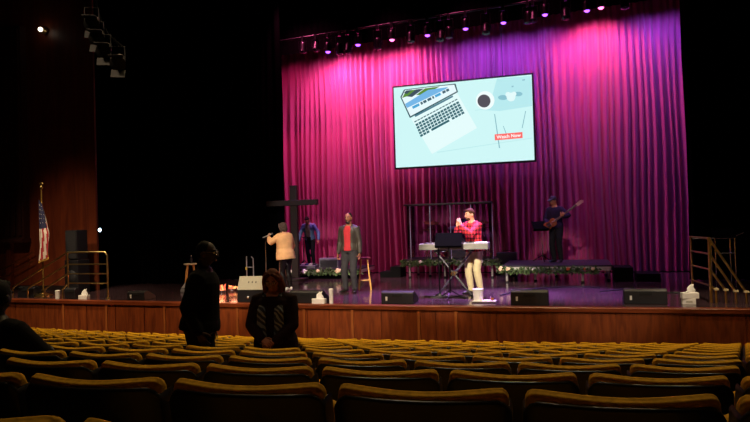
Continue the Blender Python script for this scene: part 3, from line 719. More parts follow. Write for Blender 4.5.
# flame-like lamps at the left
fo, fr_ = emit('flame_orange', 'ff9a5a', 2.4), emit('flame_red', 'ff6a4a', 1.5)
def flame(label, px, py, w, h, n, seed):
    rnd = random.Random(seed); p = fl(px, py); t = thing('flame_lamp', label, 'lamp', p)
    m = MB()
    m.lathe([(.02, 0), (w * .42, .0), (w * .5, .06), (w * .46, .06), (w * .4, .02), (.001, .02)], n=20); b = m.build('silver_bowl', chrome, t)
    for j in range(n):
        x = (j - (n - 1) / 2) * w * .8 / max(1, n - 1); hh = h * rnd.uniform(.55, 1.0); y = rnd.uniform(-.03, .03); pts = []; rs = []
        for k in range(7):
            f = k / 6; pts.append((x + .03 * math.sin(4 * f + j), y, .04 + hh * f)); rs.append(.03 * math.sin(PI * (f * .85 + .15)) + .002)
        MB().tube(pts, rs, 8).build('flame', fo if j % 2 == 0 else fr_, t)
    return t
flame('taller glowing orange flame lamp beside the standing man silhouette', 222, 292.5, .2, .2, 4, 1)
flame('low glowing orange flame lamp left of the pale floor monitor', 232, 291, .2, .1, 5, 2)
flame('low glowing red flame lamp nearest the pale floor monitor', 239.5, 290.8, .14, .09, 4, 3)
for px, c, e in ((222, (1, .35, .15), 6), (235, (1, .3, .15), 6)):
    l = bpy.data.lights.new('flame_glow', 'POINT'); l.energy = e; l.color = c; l.shadow_soft_size = .1
    ob = bpy.data.objects.new('flame_glow', l); C.objects.link(ob); ob.location = fl(px, 292) + Vector((0, -.05, .36))

# ------------------------------------------------------------------ stands and instruments
def tripod(m, r=.26, z=.1, n=3, a0=.5):
    for k in range(n):
        a = a0 + k * 2 * PI / n; m.tube([(0, 0, z), (r * math.cos(a), r * math.sin(a), .012)], .012, 6)
p = fl(266.5, 283)
t = thing('microphone_stand', 'silver straight microphone stand in front of the beige sweater singer', 'microphone stand', p)
MB().tube([(0, 0, .02), (0, 0, .95), (0, 0, 1.22)], [.018, .018, .013], 8).build('pole', chrome, t)
MB().lathe([(.16, 0), (.16, .015), (.03, .03), (.02, .06)], n=20).build('base', blackm, t)
MB().tube([(0, 0, 1.2), (-.03, 0, 1.27)], .016, 8).build('clip', black, t)
# boom stand by the man in blue
p = fl(301.5, 278); p = Vector((-7.72, 17.2, .28))
t = thing('microphone_stand', 'black boom microphone stand at the blue jacket man', 'microphone stand', p)
m = MB(); m.tube([(0, 0, .02), (0, 0, .86)], .013, 8); tripod(m, .22, .2); m.build('tripod', blackm, t)
MB().tube([(-.32, -.02, .98), (0, 0, .88), (.2, 0, .83)], .014, 8).build('boom', blackm, t); MB().tube([(.2, 0, .83), (.36, 0, .8)], [.02, .03], 10).build('microphone', black, t)
# instrument stand and box at left
p = fl(250.5, 284.0)
t = thing('guitar_stand', 'empty black guitar stand with twin prongs and yellow tag behind pale monitor', 'guitar stand', p)
m = MB()
for s in (-1, 1): m.tube([(s * .1, 0, .2), (s * .1, 0, .68), (s * .07, -.05, .74)], .016, 8)
m.tube([(-.1, 0, .45), (.1, 0, .45)], .014, 8); m.build('prongs', mat('stand_grey', 'a5a4ad', .4, .3), t)
m = MB(); tripod(m, .24, .22); m.build('legs', blackm, t)
MB().box((-.1, -.025, .42), (.05, .01, .07)).build('yellow_tag', mat('tag_yellow', 'e0c54a', .6), t, smooth=False)
p = fl(258, 284)
t = thing('effects_box', 'flat silver box on legs behind the pale floor monitor', 'equipment box', p)
MB().box((0, .1, .14), (.5, .24, .07)).build('case', mat('silver_case', 'bdbab6', .4, .3), t, smooth=False, bevel=.008)
for x in (-.2, .2): MB().tube([(x, .1, 0), (x, .1, .11)], .02, 8).build('foot', blackm, t)
# pedalboard and amp on the left riser
q = fl(313.5, 268.4, .28)
t = thing('effects_board', 'grey pedalboard at the feet of the blue jacket man', 'pedalboard', Vector((-7.42, 16.75, .28)))
MB().box((0, 0, .05), (.62, .3, .08), rotx(R(8))).build('board', mat('board_grey', '57545c', .5), t, smooth=False, bevel=.008)
for k in range(5): MB().box((-.24 + .12 * k, 0, .105), (.085, .12, .04), rotx(R(8))).build('pedal', [black, alum, navy, alum, black][k], t, smooth=False, bevel=.005)
t = thing('guitar_amplifier', 'low grey amplifier on the riser right of the blue jacket man', 'amplifier', Vector((-6.72, 16.85, .28)))
MB().box((0, 0, .14), (.6, .3, .28)).build('cabinet', mat('amp_grey', '6a6470', .7), t, smooth=False, bevel=.015); MB().box((0, -.155, .12), (.52, .012, .2)).build('grille', grill, t, smooth=False)
MB().tube([(-.1, 0, .28), (-.1, 0, .31), (.1, 0, .31), (.1, 0, .28)], .01, 6).build('handle', blackm, t)
# keyboard on its X stand
KY = 12.7; k0, k1 = -3.03, -1.6
t = thing('keyboard_stand', 'black folding X keyboard stand under the long keyboard', 'stand', (-2.32, KY, 0))
for y in (-.13, .13):
    s = 1 if y > 0 else -1
    m = MB(); m.tube([(-.36 * s, y, .03), (.36 * s, y, .93)], .022, 8); m.build('cross_leg', mat('stand_dark', '4a484d', .4, .4), t)
    MB().tube([(-.36 * s, -.2, .03), (-.36 * s, .2, .03)], .024, 8).build('foot_bar', blackm, t)
    MB().tube([(.36 * s, -.2, .93), (.36 * s, .2, .93)], .024, 8).build('support_bar', blackm, t)
MB().lathe([(.05, -.16), (.05, .16)], (0, 0, .48), 14, rotx(PI / 2)).build('pivot', chrome, t)
t = thing('keyboard', 'long grey electric keyboard on the X stand at the plaid shirted man', 'keyboard', ((k0 + k1) / 2, KY, .955))
MB().box((0, 0, .07), (k1 - k0, .32, .13)).build('case', mat('keyboard_grey', '77756f', .4), t, smooth=False, bevel=.012)
MB().box((0, .06, .138), (k1 - k0 - .2, .15, .014)).build('white_keys', mat('key_white', 'e5e2da', .4), t, smooth=False)
m = MB()
for k in range(50):
    if k % 7 in (2, 6): continue
    m.box((-.6 + k * .0242, .035, .15), (.012, .09, .014))
m.build('black_keys', black, t, smooth=False)
MB().box((0, -.09, .139), (k1 - k0 - .2, .1, .012)).build('control_panel', black, t, smooth=False)
MB().box((.56, -.02, .14), (.26, .22, .02), rotz(.1)).build('sheet_music', white, t, smooth=False)
def music_stand(label, p, rz, w, h, zt, tilt=35):
    t = thing('music_stand', label, 'music stand', p, rz)
    m = MB(); m.tube([(0, 0, .1), (0, 0, zt)], .014, 8); m.build('pole', chrome if 'bass' in label else blackm, t)
    m = MB(); tripod(m, .25, .16); m.build('tripod', blackm, t)
    M = rotx(R(-tilt)); d = MB().box((0, -.02, zt + .06), (w, .015, h), M); d.box(Vector((0, -.02, zt + .06)) + M @ Vector((0, .03, -h / 2)), (w, .06, .012), M); d.build('desk', mat('desk_black', '060608', .9, spec=.03), t, smooth=False)
    return t
p = fl(452, 297)
music_stand('black music stand with wide desk in front of the long keyboard', Vector((p.x, 12.36, 0)), 0, .54, .3, 1.12, 32)
p = fl(440, 296.8)
t = thing('microphone_stand', 'thin black microphone stand with flat base left of the wide music stand', 'microphone stand', p)
MB().tube([(0, 0, .02), (0, 0, 1.2)], .014, 8).build('pole', blackm, t)
MB().lathe([(.2, 0), (.2, .012), (.04, .03), (.02, .06)], n=20).build('base', mat('base_grey', '6d6a70', .4, .5), t)
MB().tube([(0, 0, 1.12), (.02, 0, 1.2), (.16, .1, 1.27)], .01, 6).build('boom', blackm, t)

music_stand('black music stand with silver pole beside the bass player', Vector((-.72, 16.3, .44)), R(15), .46, .3, .86, 50)

# stage floor cables
def cable(label, pts, r=.012):
    P = [Vector(p) for p in pts]; Q = []
    for i in range(len(P) - 1):
        a, b, c, d = P[max(0, i - 1)], P[i], P[i + 1], P[min(len(P) - 1, i + 2)]
        for k in range(8):
            s = k / 8; Q.append(.5 * ((2 * b) + (c - a) * s + (2 * a - 5 * b + 4 * c - d) * s * s + (3 * b - a - 3 * c + d) * s ** 3))
    Q.append(P[-1]); tag(MB().tube(Q, r, 6).build('audio_cable', mat('cable_black', '141418', .6)), label, 'cable')
def fz(x, y, z=.013):
    v = fl(x, y); v.z = z; return v
cable('black cable across the boards behind the monitor right of the drinks tray', [fz(500, 296), fz(520, 291), fz(545, 288.5), fz(575, 287), fz(600, 288)])
cable('black cable along the boards behind the right stage monitor', [fz(600, 292), fz(630, 289.5), fz(650, 291), fz(672, 293), fz(690, 293)])
cable('black cable from the guitar stand along the dark boards', [fz(228, 278), fz(236, 280), fz(243, 279.5), fz(249, 277)])
cable('black cable behind the keyboard stand on the purple lit boards', [fz(425, 296.5), fz(440, 298), fz(455, 297), fz(466, 298.5)])
# blue-white lamp at the side of the stage, and warm lamp high on the wall
q = aty(100.5, 230, 14.3)
t = thing('side_light', 'bright blue-white lamp on a stand beside the wood wall edge', 'stage light', (q.x, 14.3, 0))
m = MB(); m.tube([(0, 0, .1), (0, 0, q.z - .1)], .015, 8); tripod(m, .3, .25); m.build('stand', blackm, t)
MB().lathe([(.06, .12), (.085, .1), (.085, -.02), (.075, -.03)], (0, 0, q.z), 16, rotx(-PI / 2)).build('housing', blackm, t)
MB().ell((0, -.0, q.z), (.062, .05, .062)).build('lens', emit('lens_blue', 'bfeaff', 14), t)
q = aty(39.5, 29, 13.1)
t = thing('wall_lamp', 'small round warm white lamp high on the left wall', 'lamp', (q.x, 13.28, q.z))
MB().lathe([(.09, 0), (.09, .03), (.05, .05), (.04, .1)], n=16, M=rotx(PI / 2)).build('backplate', brass, t)
MB().ell((0, -.15, 0), (.06, .06, .06)).build('bulb', emit('bulb_warm', 'fff0d8', 3), t)
# box-boom lamps hanging from the hall ceiling at left
for k, p in enumerate(((92, 24), (97, 38), (104, 51), (118, 63))):
    q = aty(p[0], p[1], 9.2)
    t = thing('house_light', 'dim grey house light hanging near the ceiling at upper left, %s from the top' % ORD[k], 'stage light', q, R(30))
    M = rotx(R(-60)); g = mat('lamp_grey', '0d0c0b', .6, .3)
    MB().lathe([(.07, .3), (.1, .25), (.1, .02), (.14, -.04), (.13, -.045)], M=M, n=14).build('housing', g, t)
    MB().tube([(-.12, 0, .05), (-.12, 0, .3), (.12, 0, .3), (.12, 0, .05)], .012, 6).build('yoke', g, t)
    for s in (-1, 1): MB().box(M @ Vector((0, s * .16, -.12)), (.24, .01, .18), M @ rotx(s * .5)).build('barn_door', g, t, smooth=False)

P_ = [aty(x, y, 9.2) + Vector((0, .12, .32)) for x, y in ((118, 63), (104, 51), (97, 38), (92, 24))]
tag(MB().tube(P_ + [Vector((P_[-1].x, P_[-1].y, 10.8))], .025, 8).build('lighting_pipe', velvet), 'dark pipe from the ceiling carrying the dim grey house lights at upper left', 'lighting pipe')
# ------------------------------------------------------------------ theatre seats
SW = .53; HALF = SW / 2; REC = R(14)
def seat_curve(x): return .05 * (x / HALF) ** 2
def backpt(x, d, h):       # d toward the stage, h along the reclined back measured from the top edge
    return Vector((x, seat_curve(x) + d * math.cos(REC) - h * math.sin(REC), SEATH + h * math.cos(REC) + d * math.sin(REC)))
def make_seat():
    root = thing('theatre_seat', 'x', 'seat')
    # upholstered back with ribbed roll over the top
    T = .052; prof = []
    prof += [(-.026, -.5), (-.026, -.075)]
    for k in range(23):
        a = PI * (1 - k / 22); rr = 1 + .075 * math.sin(a * 6.5)
        prof.append((.014 + T / 2 * math.cos(a) * rr, -.018 + .018 * math.sin(a) * rr))
    prof[2] = (-.014, -.024)
    prof += [(.056, -.07), (.07, -.2), (.078, -.4), (.05, -.5)]
    st = [-1, -.995, -.97, -.93, -.87, -.78, -.6, -.4, -.2, 0, .2, .4, .6, .78, .87, .93, .97, .995, 1]
    rings = []
    for s in st:
        x = s * HALF * .972; e = max(0, (abs(s) - .88) / .12)
        sh = 1 - .55 * (1 - math.sqrt(max(0, 1 - e ** 2.4))); drop = .032 * (1 - math.sqrt(max(0, 1 - e ** 2.2)))
        bow = .012 * math.cos(PI * s * .95) * -.5
        rings.append([backpt(x * (1 - .0 * e), .016 + (d - .016) * sh, (h if h < -.07 else h - drop + bow * .8)) for d, h in prof])
    MB().loft(rings).build('backrest', gold, root, ang=60)
    m = MB(); rings = []
    for k in range(17):
        s = (-1, -.998, -.975, -.97, -.93, -.85, -.6, -.3, 0, .3, .6, .85, .93, .97, .975, .998, 1)[k]; x = s * HALF; e = max(0, (abs(s) - .85) / .15); dp = .04 * e * e
        w_ = .07 if abs(s) > .972 else 0; c_ = .006 if abs(s) > .999 else 0
        rings.append([backpt(x, d, h - (dp if h > -.2 else 0)) for d, h in ((-.012 + w_ - c_, -.02 - c_), (-.015 + c_, -.013 - c_), (-.021 + c_, -.013 - c_), (-.028 + c_, -.02 - c_), (-.034 + c_, -.3), (-.034 + c_, -.62), (-.02 + w_, -.62), (-.016 + w_ - c_, -.1))])
    m.loft(rings); m.build('back_shell', shellm, root, ang=50)
    # tipped-up seat
    m = MB(); m.box((0, .24, .52), (.48, .1, .44), rotx(R(-8))); m.build('seat_cushion', gold, root, bevel=.03)
    for s in (-1,):
        MB().box((s * .283, .17, .635), (.045, .34, .05)).build('armrest', gold, root, bevel=.015)
        m = MB(); m.box((s * .283, .16, .31), (.035, .2, .6)); m.box((s * .283, .16, .012), (.07, .3, .024)); m.build('standard', blackm, root, smooth=False, bevel=.006)
    return root
proto = make_seat(); skm = kidmap(proto); first = True
PH = [-.24566, -.25081, -.26474, -.26102, -.26709]
PW = .56
rowname = {-1: 'row cut off by the picture bottom', 0: 'second row above picture bottom', 1: 'third row above picture bottom', 2: 'fourth row above picture bottom', 3: 'fifth row above picture bottom', 4: 'row just before the standing woman', 5: 'row where the woman stands', 6: 'fifth row from the stage', 7: 'fourth row from the stage', 8: 'third row from the stage', 9: 'second row from the stage', 10: 'front row nearest the stage'}
for i in range(-1, 11):
    r = RR - i * RPIT
    if i == -1: s0 = -15.54 + .086
    elif i < 5: s0 = PH[i] * r
    else: s0 = PH[4] * (RR - 4 * RPIT) - .135 * (i - 4)
    row = []
    zo = -.012 if i == -1 else 0
    for k in range(-40, 60):
        th = (s0 + (k + .5) * PW) / r
        p = rowpt(i, th)
        q0, q1 = proj(rowpt(i, th - .26 / r)), proj(rowpt(i, th + .26 / r))
        if q0[2] < .5 or q1[2] < .5: continue
        if q1[0] < 2 or q0[0] > 748: continue
        if i >= 8 and q1[0] < 14: continue
        row.append((th, p))
    for n_, (th, p) in enumerate(row):
        o = proto if first else copy_tree(proto, skm); first = False
        a_ = th + YAW; o.location = (p[0] + .062 * math.sin(a_), p[1] - .062 * math.cos(a_), zf(i) + zo); o.rotation_euler.z = th + YAW
        o['label'] = 'gold theatre seat, %s from left in the %s' % (ORD[n_], rowname[i])
        o['group'] = 'theatre seats in curved rows facing the stage'

# ------------------------------------------------------------------ people
def remeshed(mb, voxel, it=4, scale=1.):
    me = mb.mesh('tmp'); o = bpy.data.objects.new('tmp', me); C.objects.link(o)
    if scale != 1.:
        for v in me.vertices: v.co *= scale
    a = o.modifiers.new('r', 'REMESH'); a.mode = 'VOXEL'; a.voxel_size = voxel; a.use_smooth_shade = True
    if it: b = o.modifiers.new('s', 'SMOOTH'); b.factor = .5; b.iterations = it
    dg = bpy.context.evaluated_depsgraph_get(); dg.update()
    nm = bpy.data.meshes.new_from_object(o.evaluated_get(dg)); bpy.data.objects.remove(o); bpy.data.meshes.remove(me); return nm
def putmesh(me, name, mtl, parent):
    me.name = name; me.materials.clear(); me.materials.append(mtl); me.shade_smooth()
    o = bpy.data.objects.new(name, me); C.objects.link(o); o.parent = parent; return o
def ik(S, Wp, pole, l1, l2):
    d = Wp - S; L = min(d.length, (l1 + l2) * .995); t = d.normalized(); Wp = S + t * L
    a = (l1 * l1 - l2 * l2 + L * L) / (2 * L); h = math.sqrt(max(0, l1 * l1 - a * a))
    p = Vector(pole); p = (p - t * p.dot(t)).normalized()
    return S + t * a + p * h, Wp
def person(label, loc, rz, H, skin_c, top_c, trouser_c, hair_c, shoe_c, lean=0, head=(0, 0), wr=None, poles=None, hands=None, feet=None, hip=None,
           girth=1., hairstyle='short', glasses=False, jacket=None, cap=None, sleeve=1., hemdrop=.0, shoulder=1., legpole=None, vox=.011, curl=30, fullness=1., beard=None, scarf=None):
    s = H / 1.75; root = thing('person', label, 'person', loc, rz)
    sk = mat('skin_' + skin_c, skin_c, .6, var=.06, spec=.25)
    hipc = Vector(hip) if hip else Vector((0, 0, .93))
    Mx = rotx(R(lean))
    U = lambda x, y, z: hipc + Mx @ Vector((x, y, z - .93))
    neck, hc = U(0, .0, 1.48), None
    Mh = rotz(R(head[1])) @ rotx(R(head[0] + lean * .6))
    hc = U(0, .005, 1.515) + Mh @ Vector((0, -.018, .115))
    sh = {k: U(g * .18 * shoulder, .005, 1.4) for k, g in (('R', -1), ('L', 1))}
    wr = wr or {}; poles = poles or {}; hands = hands or {}; feet = feet or {}
    J = {}
    for k, g in (('R', -1), ('L', 1)):
        w = Vector(wr.get(k, (g * .25, -.03, .86))); J[k] = ik(sh[k], w, poles.get(k, (g * .35, 1, -.1)), .29, .255)
    G = {}
    for k, g in (('R', -1), ('L', 1)):
        hp = hipc + Vector((g * .09, 0, -.02)); an = Vector(feet.get(k, (g * .1, .02, .08)))
        kn, an = ik(hp, an, (legpole or {}).get(k, (g * .1, -1, 0)), .43, .415); G[k] = (hp, kn, an)
    tor = [(.86, .14, .1), (.92, .168, .118), (.99, .168, .116), (1.08, .148, .105), (1.18, .155, .108), (1.28, .172, .116), (1.36, .178, .112), (1.42, .15, .092), (1.46, .085, .07), (1.5, .056, .058)]
    def torso(mb, off, z0, z1, wide=1., belly=0.):
        R_ = []; P_ = []
        for z, a, b in tor:
            if z < z0 - 1e-6 or z > z1 + 1e-6: continue
            bl = belly * math.exp(-((z - 1.05) / .16) ** 2)
            P_.append(U(0, -bl * .6, z)); R_.append((a * girth * wide + off, b * girth * wide + off + bl))
        mb.tube(P_, R_, 20, u=(1, 0, 0))
    def arm(mb, k, off, upto=1., gi=1.):
        S, (E, Wv) = sh[k], J[k]; P_ = [U((-.11 if k == 'R' else .11) * shoulder, 0, 1.41), S, S.lerp(E, .35), E, E.lerp(Wv, .3), E.lerp(Wv, upto)]
        rr = [.058, .055, .05, .042, .042, .042 + (.028 - .042) * upto]
        mb.tube(P_, [q * gi + off for q in rr], 12, dome=True)
    def leg(mb, k, off, low=1., gi=1.):
        hp, kn, an = G[k]; P_ = [hp + Vector((0, 0, .05)), hp.lerp(kn, .15), hp.lerp(kn, .55), kn, kn.lerp(an, .3), kn.lerp(an, .75), kn.lerp(an, low)]
        mb.tube(P_, [q * gi + off for q in (.088, .088, .07, .056, .058, .044, .04)], 12, dome=True)
    def headform(p):
        x, y, z = p
        if z < 0: x *= 1 - .3 * (-z) ** 1.3; y = y * (1 - .22 * (-z)) - .10 * (-z) ** 2
        if y < -.5 and -.12 < z < .22: y += .05 * math.exp(-((z - .06) / .1) ** 2) * (1 if abs(x) > .2 else .2)
        return Vector((x, y, z))
    hp_ = lambda x, y, z: hc + Mh @ Vector((x, y, z))
    b = MB(); torso(b, 0, 0, 2, 1., .02 * (girth - 1) * 6)
    for k in 'RL': arm(b, k, 0, gi=min(girth, 1.12)); leg(b, k, 0, gi=min(girth, 1.12))
    b.tube([U(0, .01, 1.42), U(0, .008, 1.49), hp_(0, .015, -.06)], [.062, .056, .058], 14)
    b.ell(hc, (.076, .098, .118), Mh, 18, fn=headform)
    b.tube([hp_(0, -.088, .03), hp_(0, -.106, -.002), hp_(0, -.112, -.022), hp_(0, -.092, -.036)], [.009, .012, .016, .01], 8, dome=True)
    b.ell(hp_(0, -.088, -.062), (.026, .012, .012), Mh, 8)
    b.ell(hp_(0, -.084, .035), (.055, .012, .01), Mh, 8)
    for g in (-1, 1): b.ell(hp_(g * .077, .012, -.01), (.012, .022, .034), Mh, 8)
    F = []
    for k, g in (('R', -1), ('L', 1)):
        (E, Wv), hs = J[k], hands.get(k, {}); d = Vector(hs.get('dir', (Wv - E))).normalized()
        n = Vector(hs.get('palm', (-g, -.1, 0))); n = (n - d * n.dot(d)).normalized(); sd = d.cross(n)
        if hs.get('thumb'):
            if sd.dot(Vector(hs['thumb'])) < 0: sd = -sd
        elif sd.dot(Vector((0, -1, .2))) < 0: sd = -sd
        b.tube([Wv - d * .01, Wv + d * .03, Wv + d * .07, Wv + d * .095], [(.024, .02), (.036, .017), (.042, .016), (.038, .013)], 12, u=sd, dome=True)
        cu_ = hs.get('curl', curl)
        for j, (o_, l_) in enumerate(((.031, .072), (.0105, .08), (-.0105, .075), (-.031, .058))):
            p = Wv + d * .075 + sd * o_; a = 0; P_ = [p]; dd = d
            p = p + d * .022; P_.append(p)
            for q, f in enumerate((.45, .32, .26)):
                a += R(cu_ * (.7, 1.1, .8)[q] + 3 * j); dd = d * math.cos(a) + n * math.sin(a); p = p + dd * l_ * f; P_.append(p)
            F.append((P_, [.0095, .0095, .009, .008, .0065]))
        p = Wv + d * .02 + sd * .028; v1 = (d * .62 + sd * .7 + n * .35).normalized(); v2 = (d * .9 + sd * .25 + n * .45).normalized()
        F.append(([p, p + v1 * .04, p + v1 * .04 + v2 * .03, p + v1 * .04 + v2 * .03 + (v2 + n * .4).normalized() * .026], [.013, .0115, .01, .0075]))
    for k in 'RL':
        hpj, kn, an = G[k]; fd = Vector((feet.get(k + 'dir') or ((-.25 if k == 'R' else .25), -1, 0))).normalized()
        b.tube([an + Vector((0, 0, -.035)) - fd * .03, an + Vector((0, 0, -.05)) + fd * .08, an + Vector((0, 0, -.055)) + fd * .16], [.036, (.04, .026), (.034, .02)], 12, dome=True)
    me = remeshed(b, vox * .75, 3, s); fm = MB()
    for P_, r_ in F: fm.tube([p * s for p in P_], [q * s for q in r_], 8, dome=True)
    import bmesh
    bm = bmesh.new(); bm.from_mesh(me); tm_ = fm.mesh('tmpf'); bm.from_mesh(tm_); bpy.data.meshes.remove(tm_); bm.to_mesh(me); bm.free()
    putmesh(me, 'body', sk, root)
    # clothing
    tm2 = mat('cloth_' + trouser_c, trouser_c, .9, spec=.2) if isinstance(trouser_c, str) else trouser_c
    m = MB(); torso(m, .012, .86, 1.08)
    for k in 'RL': leg(m, k, .014 * fullness, .98, min(girth, 1.12))
    putmesh(remeshed(m, vox, 3, s), 'trousers', tm2, root)
    tp = mat('cloth_' + top_c, top_c, .95, spec=.1) if isinstance(top_c, str) else top_c
    bel = .02 * (girth - 1) * 6
    if jacket:
        m = MB(); torso(m, .012, .92, 1.46, belly=bel); putmesh(remeshed(m, vox, 3, s), 'shirt', tp, root)
        jm = mat('jacket_' + jacket, jacket, .55, bump=.2, scale=25) if isinstance(jacket, str) else jacket
        for k, g in (('R', -1), ('L', 1)):
            # one half of an open jacket: swept panel round the side, plus sleeve
            m = MB(); rings = []
            for z, a, c in [(.84, .172, .125)] + [q for q in tor if .9 < q[0] < 1.45] + [(1.455, .1, .085)]:
                if z < .9 - hemdrop: continue
                ring = []
                for th in [R(q) for q in (-66, -50, -25, 0, 30, 60, 90)]:
                    ring.append(U(g * (a * girth + .026) * math.cos(th), (c * girth + .026 + bel * .4) * math.sin(th), z))
                inn = [U(g * (a * girth + .008) * math.cos(th), (c * girth + .008) * math.sin(th), z) for th in [R(q) for q in (90, 60, 30, 0, -25, -50, -66)]]
                rings.append(ring + inn)
            m.loft(rings); arm(m, k, .018, .93 * sleeve, min(girth, 1.12))
            putmesh(remeshed(m, vox * .9, 2, s), 'jacket_half', jm, root)
        m = MB(); m.tube([U(-.055, -.085, 1.42), U(-.075, -.02, 1.47), U(-.05, .05, 1.49), U(.05, .05, 1.49), U(.075, -.02, 1.47), U(.055, -.085, 1.42)], [.014, .02, .022, .022, .02, .014], 8, dome=True)
        putmesh(remeshed(m, vox * .8, 2, s), 'collar', jm, root)
    else:
        m = MB(); torso(m, .02, .92, 1.46, belly=bel)
        if hemdrop: m.tube([U(0, -bel * .5, .99), U(0, -bel * .5, .92 - hemdrop)], [(.17 * girth + .022, .118 * girth + .022 + bel), (.18 * girth + .03, .125 * girth + .03 + bel * .6)], 20, u=(1, 0, 0))
        for k in 'RL': arm(m, k, .016 * (1.6 if fullness > 1.2 else 1), .93 * sleeve, min(girth, 1.2))
        putmesh(remeshed(m, vox, 3, s), 'shirt', tp, root)
        m = MB(); m.tube([U(.062 * math.cos(a), .008 + .062 * math.sin(a) - .01, 1.468 + .012 * math.sin(a)) for a in [2 * PI * q / 12 for q in range(13)]], .013, 8)
        putmesh(remeshed(m, vox * .7, 2, s), 'collar', tp, root)
    if scarf:
        for g in (-1, 1):
            m = MB(); m.tube([U(g * .05, .05, 1.5), U(g * .085, -.05, 1.46), U(g * .095, -.135 * girth, 1.32), U(g * .1, -.15 * girth, 1.16), U(g * .085, -.16 * girth, .98)], [(.03, .02), (.04, .02), (.055, .016), (.06, .016), (.055, .014)], 12, u=(1, 0, 0), dome=True)
            putmesh(remeshed(m, vox * .8, 2, s), 'vest_front', scarf, root)
    sm = mat('shoe_' + shoe_c, shoe_c, .45)
    for k in 'RL':
        hpj, kn, an = G[k]; fd = Vector((feet.get(k + 'dir') or ((-.25 if k == 'R' else .25), -1, 0))).normalized(); dn = Vector((0, 0, 1))
        m = MB(); m.tube([an - fd * .055 + dn * -.03, an + dn * -.03, an + fd * .07 + dn * -.042, an + fd * .15 + dn * -.05, an + fd * .19 + dn * -.055], [(.034, .044), (.04, .05), (.046, .036), (.044, .026), (.03, .018)], 12, u=fd.cross(dn), dome=True)
        putmesh(remeshed(m, vox * .8, 2, s), 'shoe', sm, root)
    # head details
    hm = mat('hair_' + hair_c, hair_c, .8, var=.35, scale=40, bump=.3, spec=.12)
    m = MB()
    if hairstyle == 'short':
        m.ell(hp_(0, .016, .028), (.081, .096, .105), Mh, 16); m.ell(hp_(0, -.045, .093), (.055, .045, .03), Mh, 10)
    elif hairstyle == 'cropped':
        m.ell(hp_(0, .016, .022), (.077, .09, .104), Mh, 16)
    elif hairstyle == 'bob':
        m.ell(hp_(0, .018, .018), (.098, .106, .122), Mh, 18)
        for g in (-1, 1): m.tube([hp_(g * .05, -.06, .1), hp_(g * .092, -.03, .05), hp_(g * .1, .0, -.04), hp_(g * .088, .01, -.11)], [.03, .036, .036, .024], 10, dome=True)
        m.ell(hp_(0, .06, -.05), (.09, .06, .085), Mh, 12)
    elif hairstyle == 'long':
        m.ell(hp_(0, .022, .022), (.086, .1, .114), Mh, 18)
        for g in (-1, 1):
            m.tube([hp_(g * .02, -.07, .112), hp_(g * .06, -.075, .085), hp_(g * .08, -.045, .04)], [.016, .02, .022], 8, dome=True)
            m.tube([hp_(g * .06, -.02, .1), hp_(g * .084, -.01, .04), hp_(g * .092, .0, -.04), hp_(g * .088, .0, -.11), hp_(g * .07, -.02, -.165)], [.022, .026, .028, .026, .014], 10, dome=True)
            m.tube([hp_(g * .084, .02, .0), hp_(g * .1, .02, -.07), hp_(g * .112, .01, -.12)], [.024, .022, .008], 8, dome=True)
            m.tube([hp_(g * .06, .05, .0), hp_(g * .085, .05, -.1), hp_(g * .08, .04, -.19)], [.05, .05, .03], 10, dome=True)
        m.ell(hp_(0, .07, -.08), (.095, .05, .12), Mh, 12)
    if m.v: putmesh(remeshed(m, .009, 2, s), 'hair', hm, root)
    if cap:
        m = MB(); m.ell(hp_(0, .012, .06), (.09, .104, .078), Mh, 16); m.tube([hp_(0, -.05, .075), hp_(0, -.12, .06), hp_(0, -.17, .045)], [(.08, .014), (.075, .01), (.05, .006)], 12, u=Mh @ Vector((1, 0, 0)), dome=True)
        putmesh(remeshed(m, .009, 2, s), 'cap', mat('cap_' + cap, cap, .8), root)
    if beard:
        m = MB(); m.ell(hp_(0, -.06, -.085), (.05, .04, .034), Mh, 10); m.ell(hp_(0, -.09, -.05), (.03, .012, .008), Mh, 8)
        putmesh(remeshed(m, .007, 2, s), 'beard', mat('hair_' + beard, beard, .7), root)
    for g in (-1, 1):
        eo = MB().ell(hp_(g * .031, -.083, .012) * s, (.0135 * s, .009 * s, .008 * s), Mh, 8).build('eye', mat('eye_white', 'cfc9c2', .3), root)
        MB().ell(hp_(g * .031, -.0915, .012) * s, (.006 * s, .003 * s, .006 * s), Mh, 6).build('pupil', mat('eye_dark', '16100c', .3), eo)
        MB().tube([hp_(g * .015, -.093, .033) * s, hp_(g * .032, -.094, .038) * s, hp_(g * .05, -.083, .033) * s], .005 * s, 6).build('eyebrow', hm, root)
    MB().ell(hp_(0, -.0995, -.062) * s, (.024 * s, .004 * s, .005 * s), Mh, 8).build('mouth', mat('lips_' + skin_c, '8a4a42', .5), root)
    if glasses:
        m = MB()
        for g in (-1, 1):
            m.tube([hp_(g * .034 + .024 * math.cos(a), -.106, .01 + .019 * math.sin(a)) * s for a in [2 * PI * q / 14 for q in range(15)]], .0028 * s, 6)
            m.tube([hp_(g * .058, -.104, .015) * s, hp_(g * .083, -.03, .014) * s, hp_(g * .084, .02, .008) * s], .0028 * s, 6)
        m.tube([hp_(-.01, -.107, .014) * s, hp_(.01, -.107, .014) * s], .0028 * s, 6)
        m.build('glasses', mat('glasses_frame', '8b8580', .2, .8), root)
    root['scale_'] = s
    del root['scale_']
    return root, dict(wr={k: J[k][1] * s for k in J}, s=s, head=hc * s)
def world(root, p): return root.location + rotz(root.rotation_euler.z) @ Vector(p)

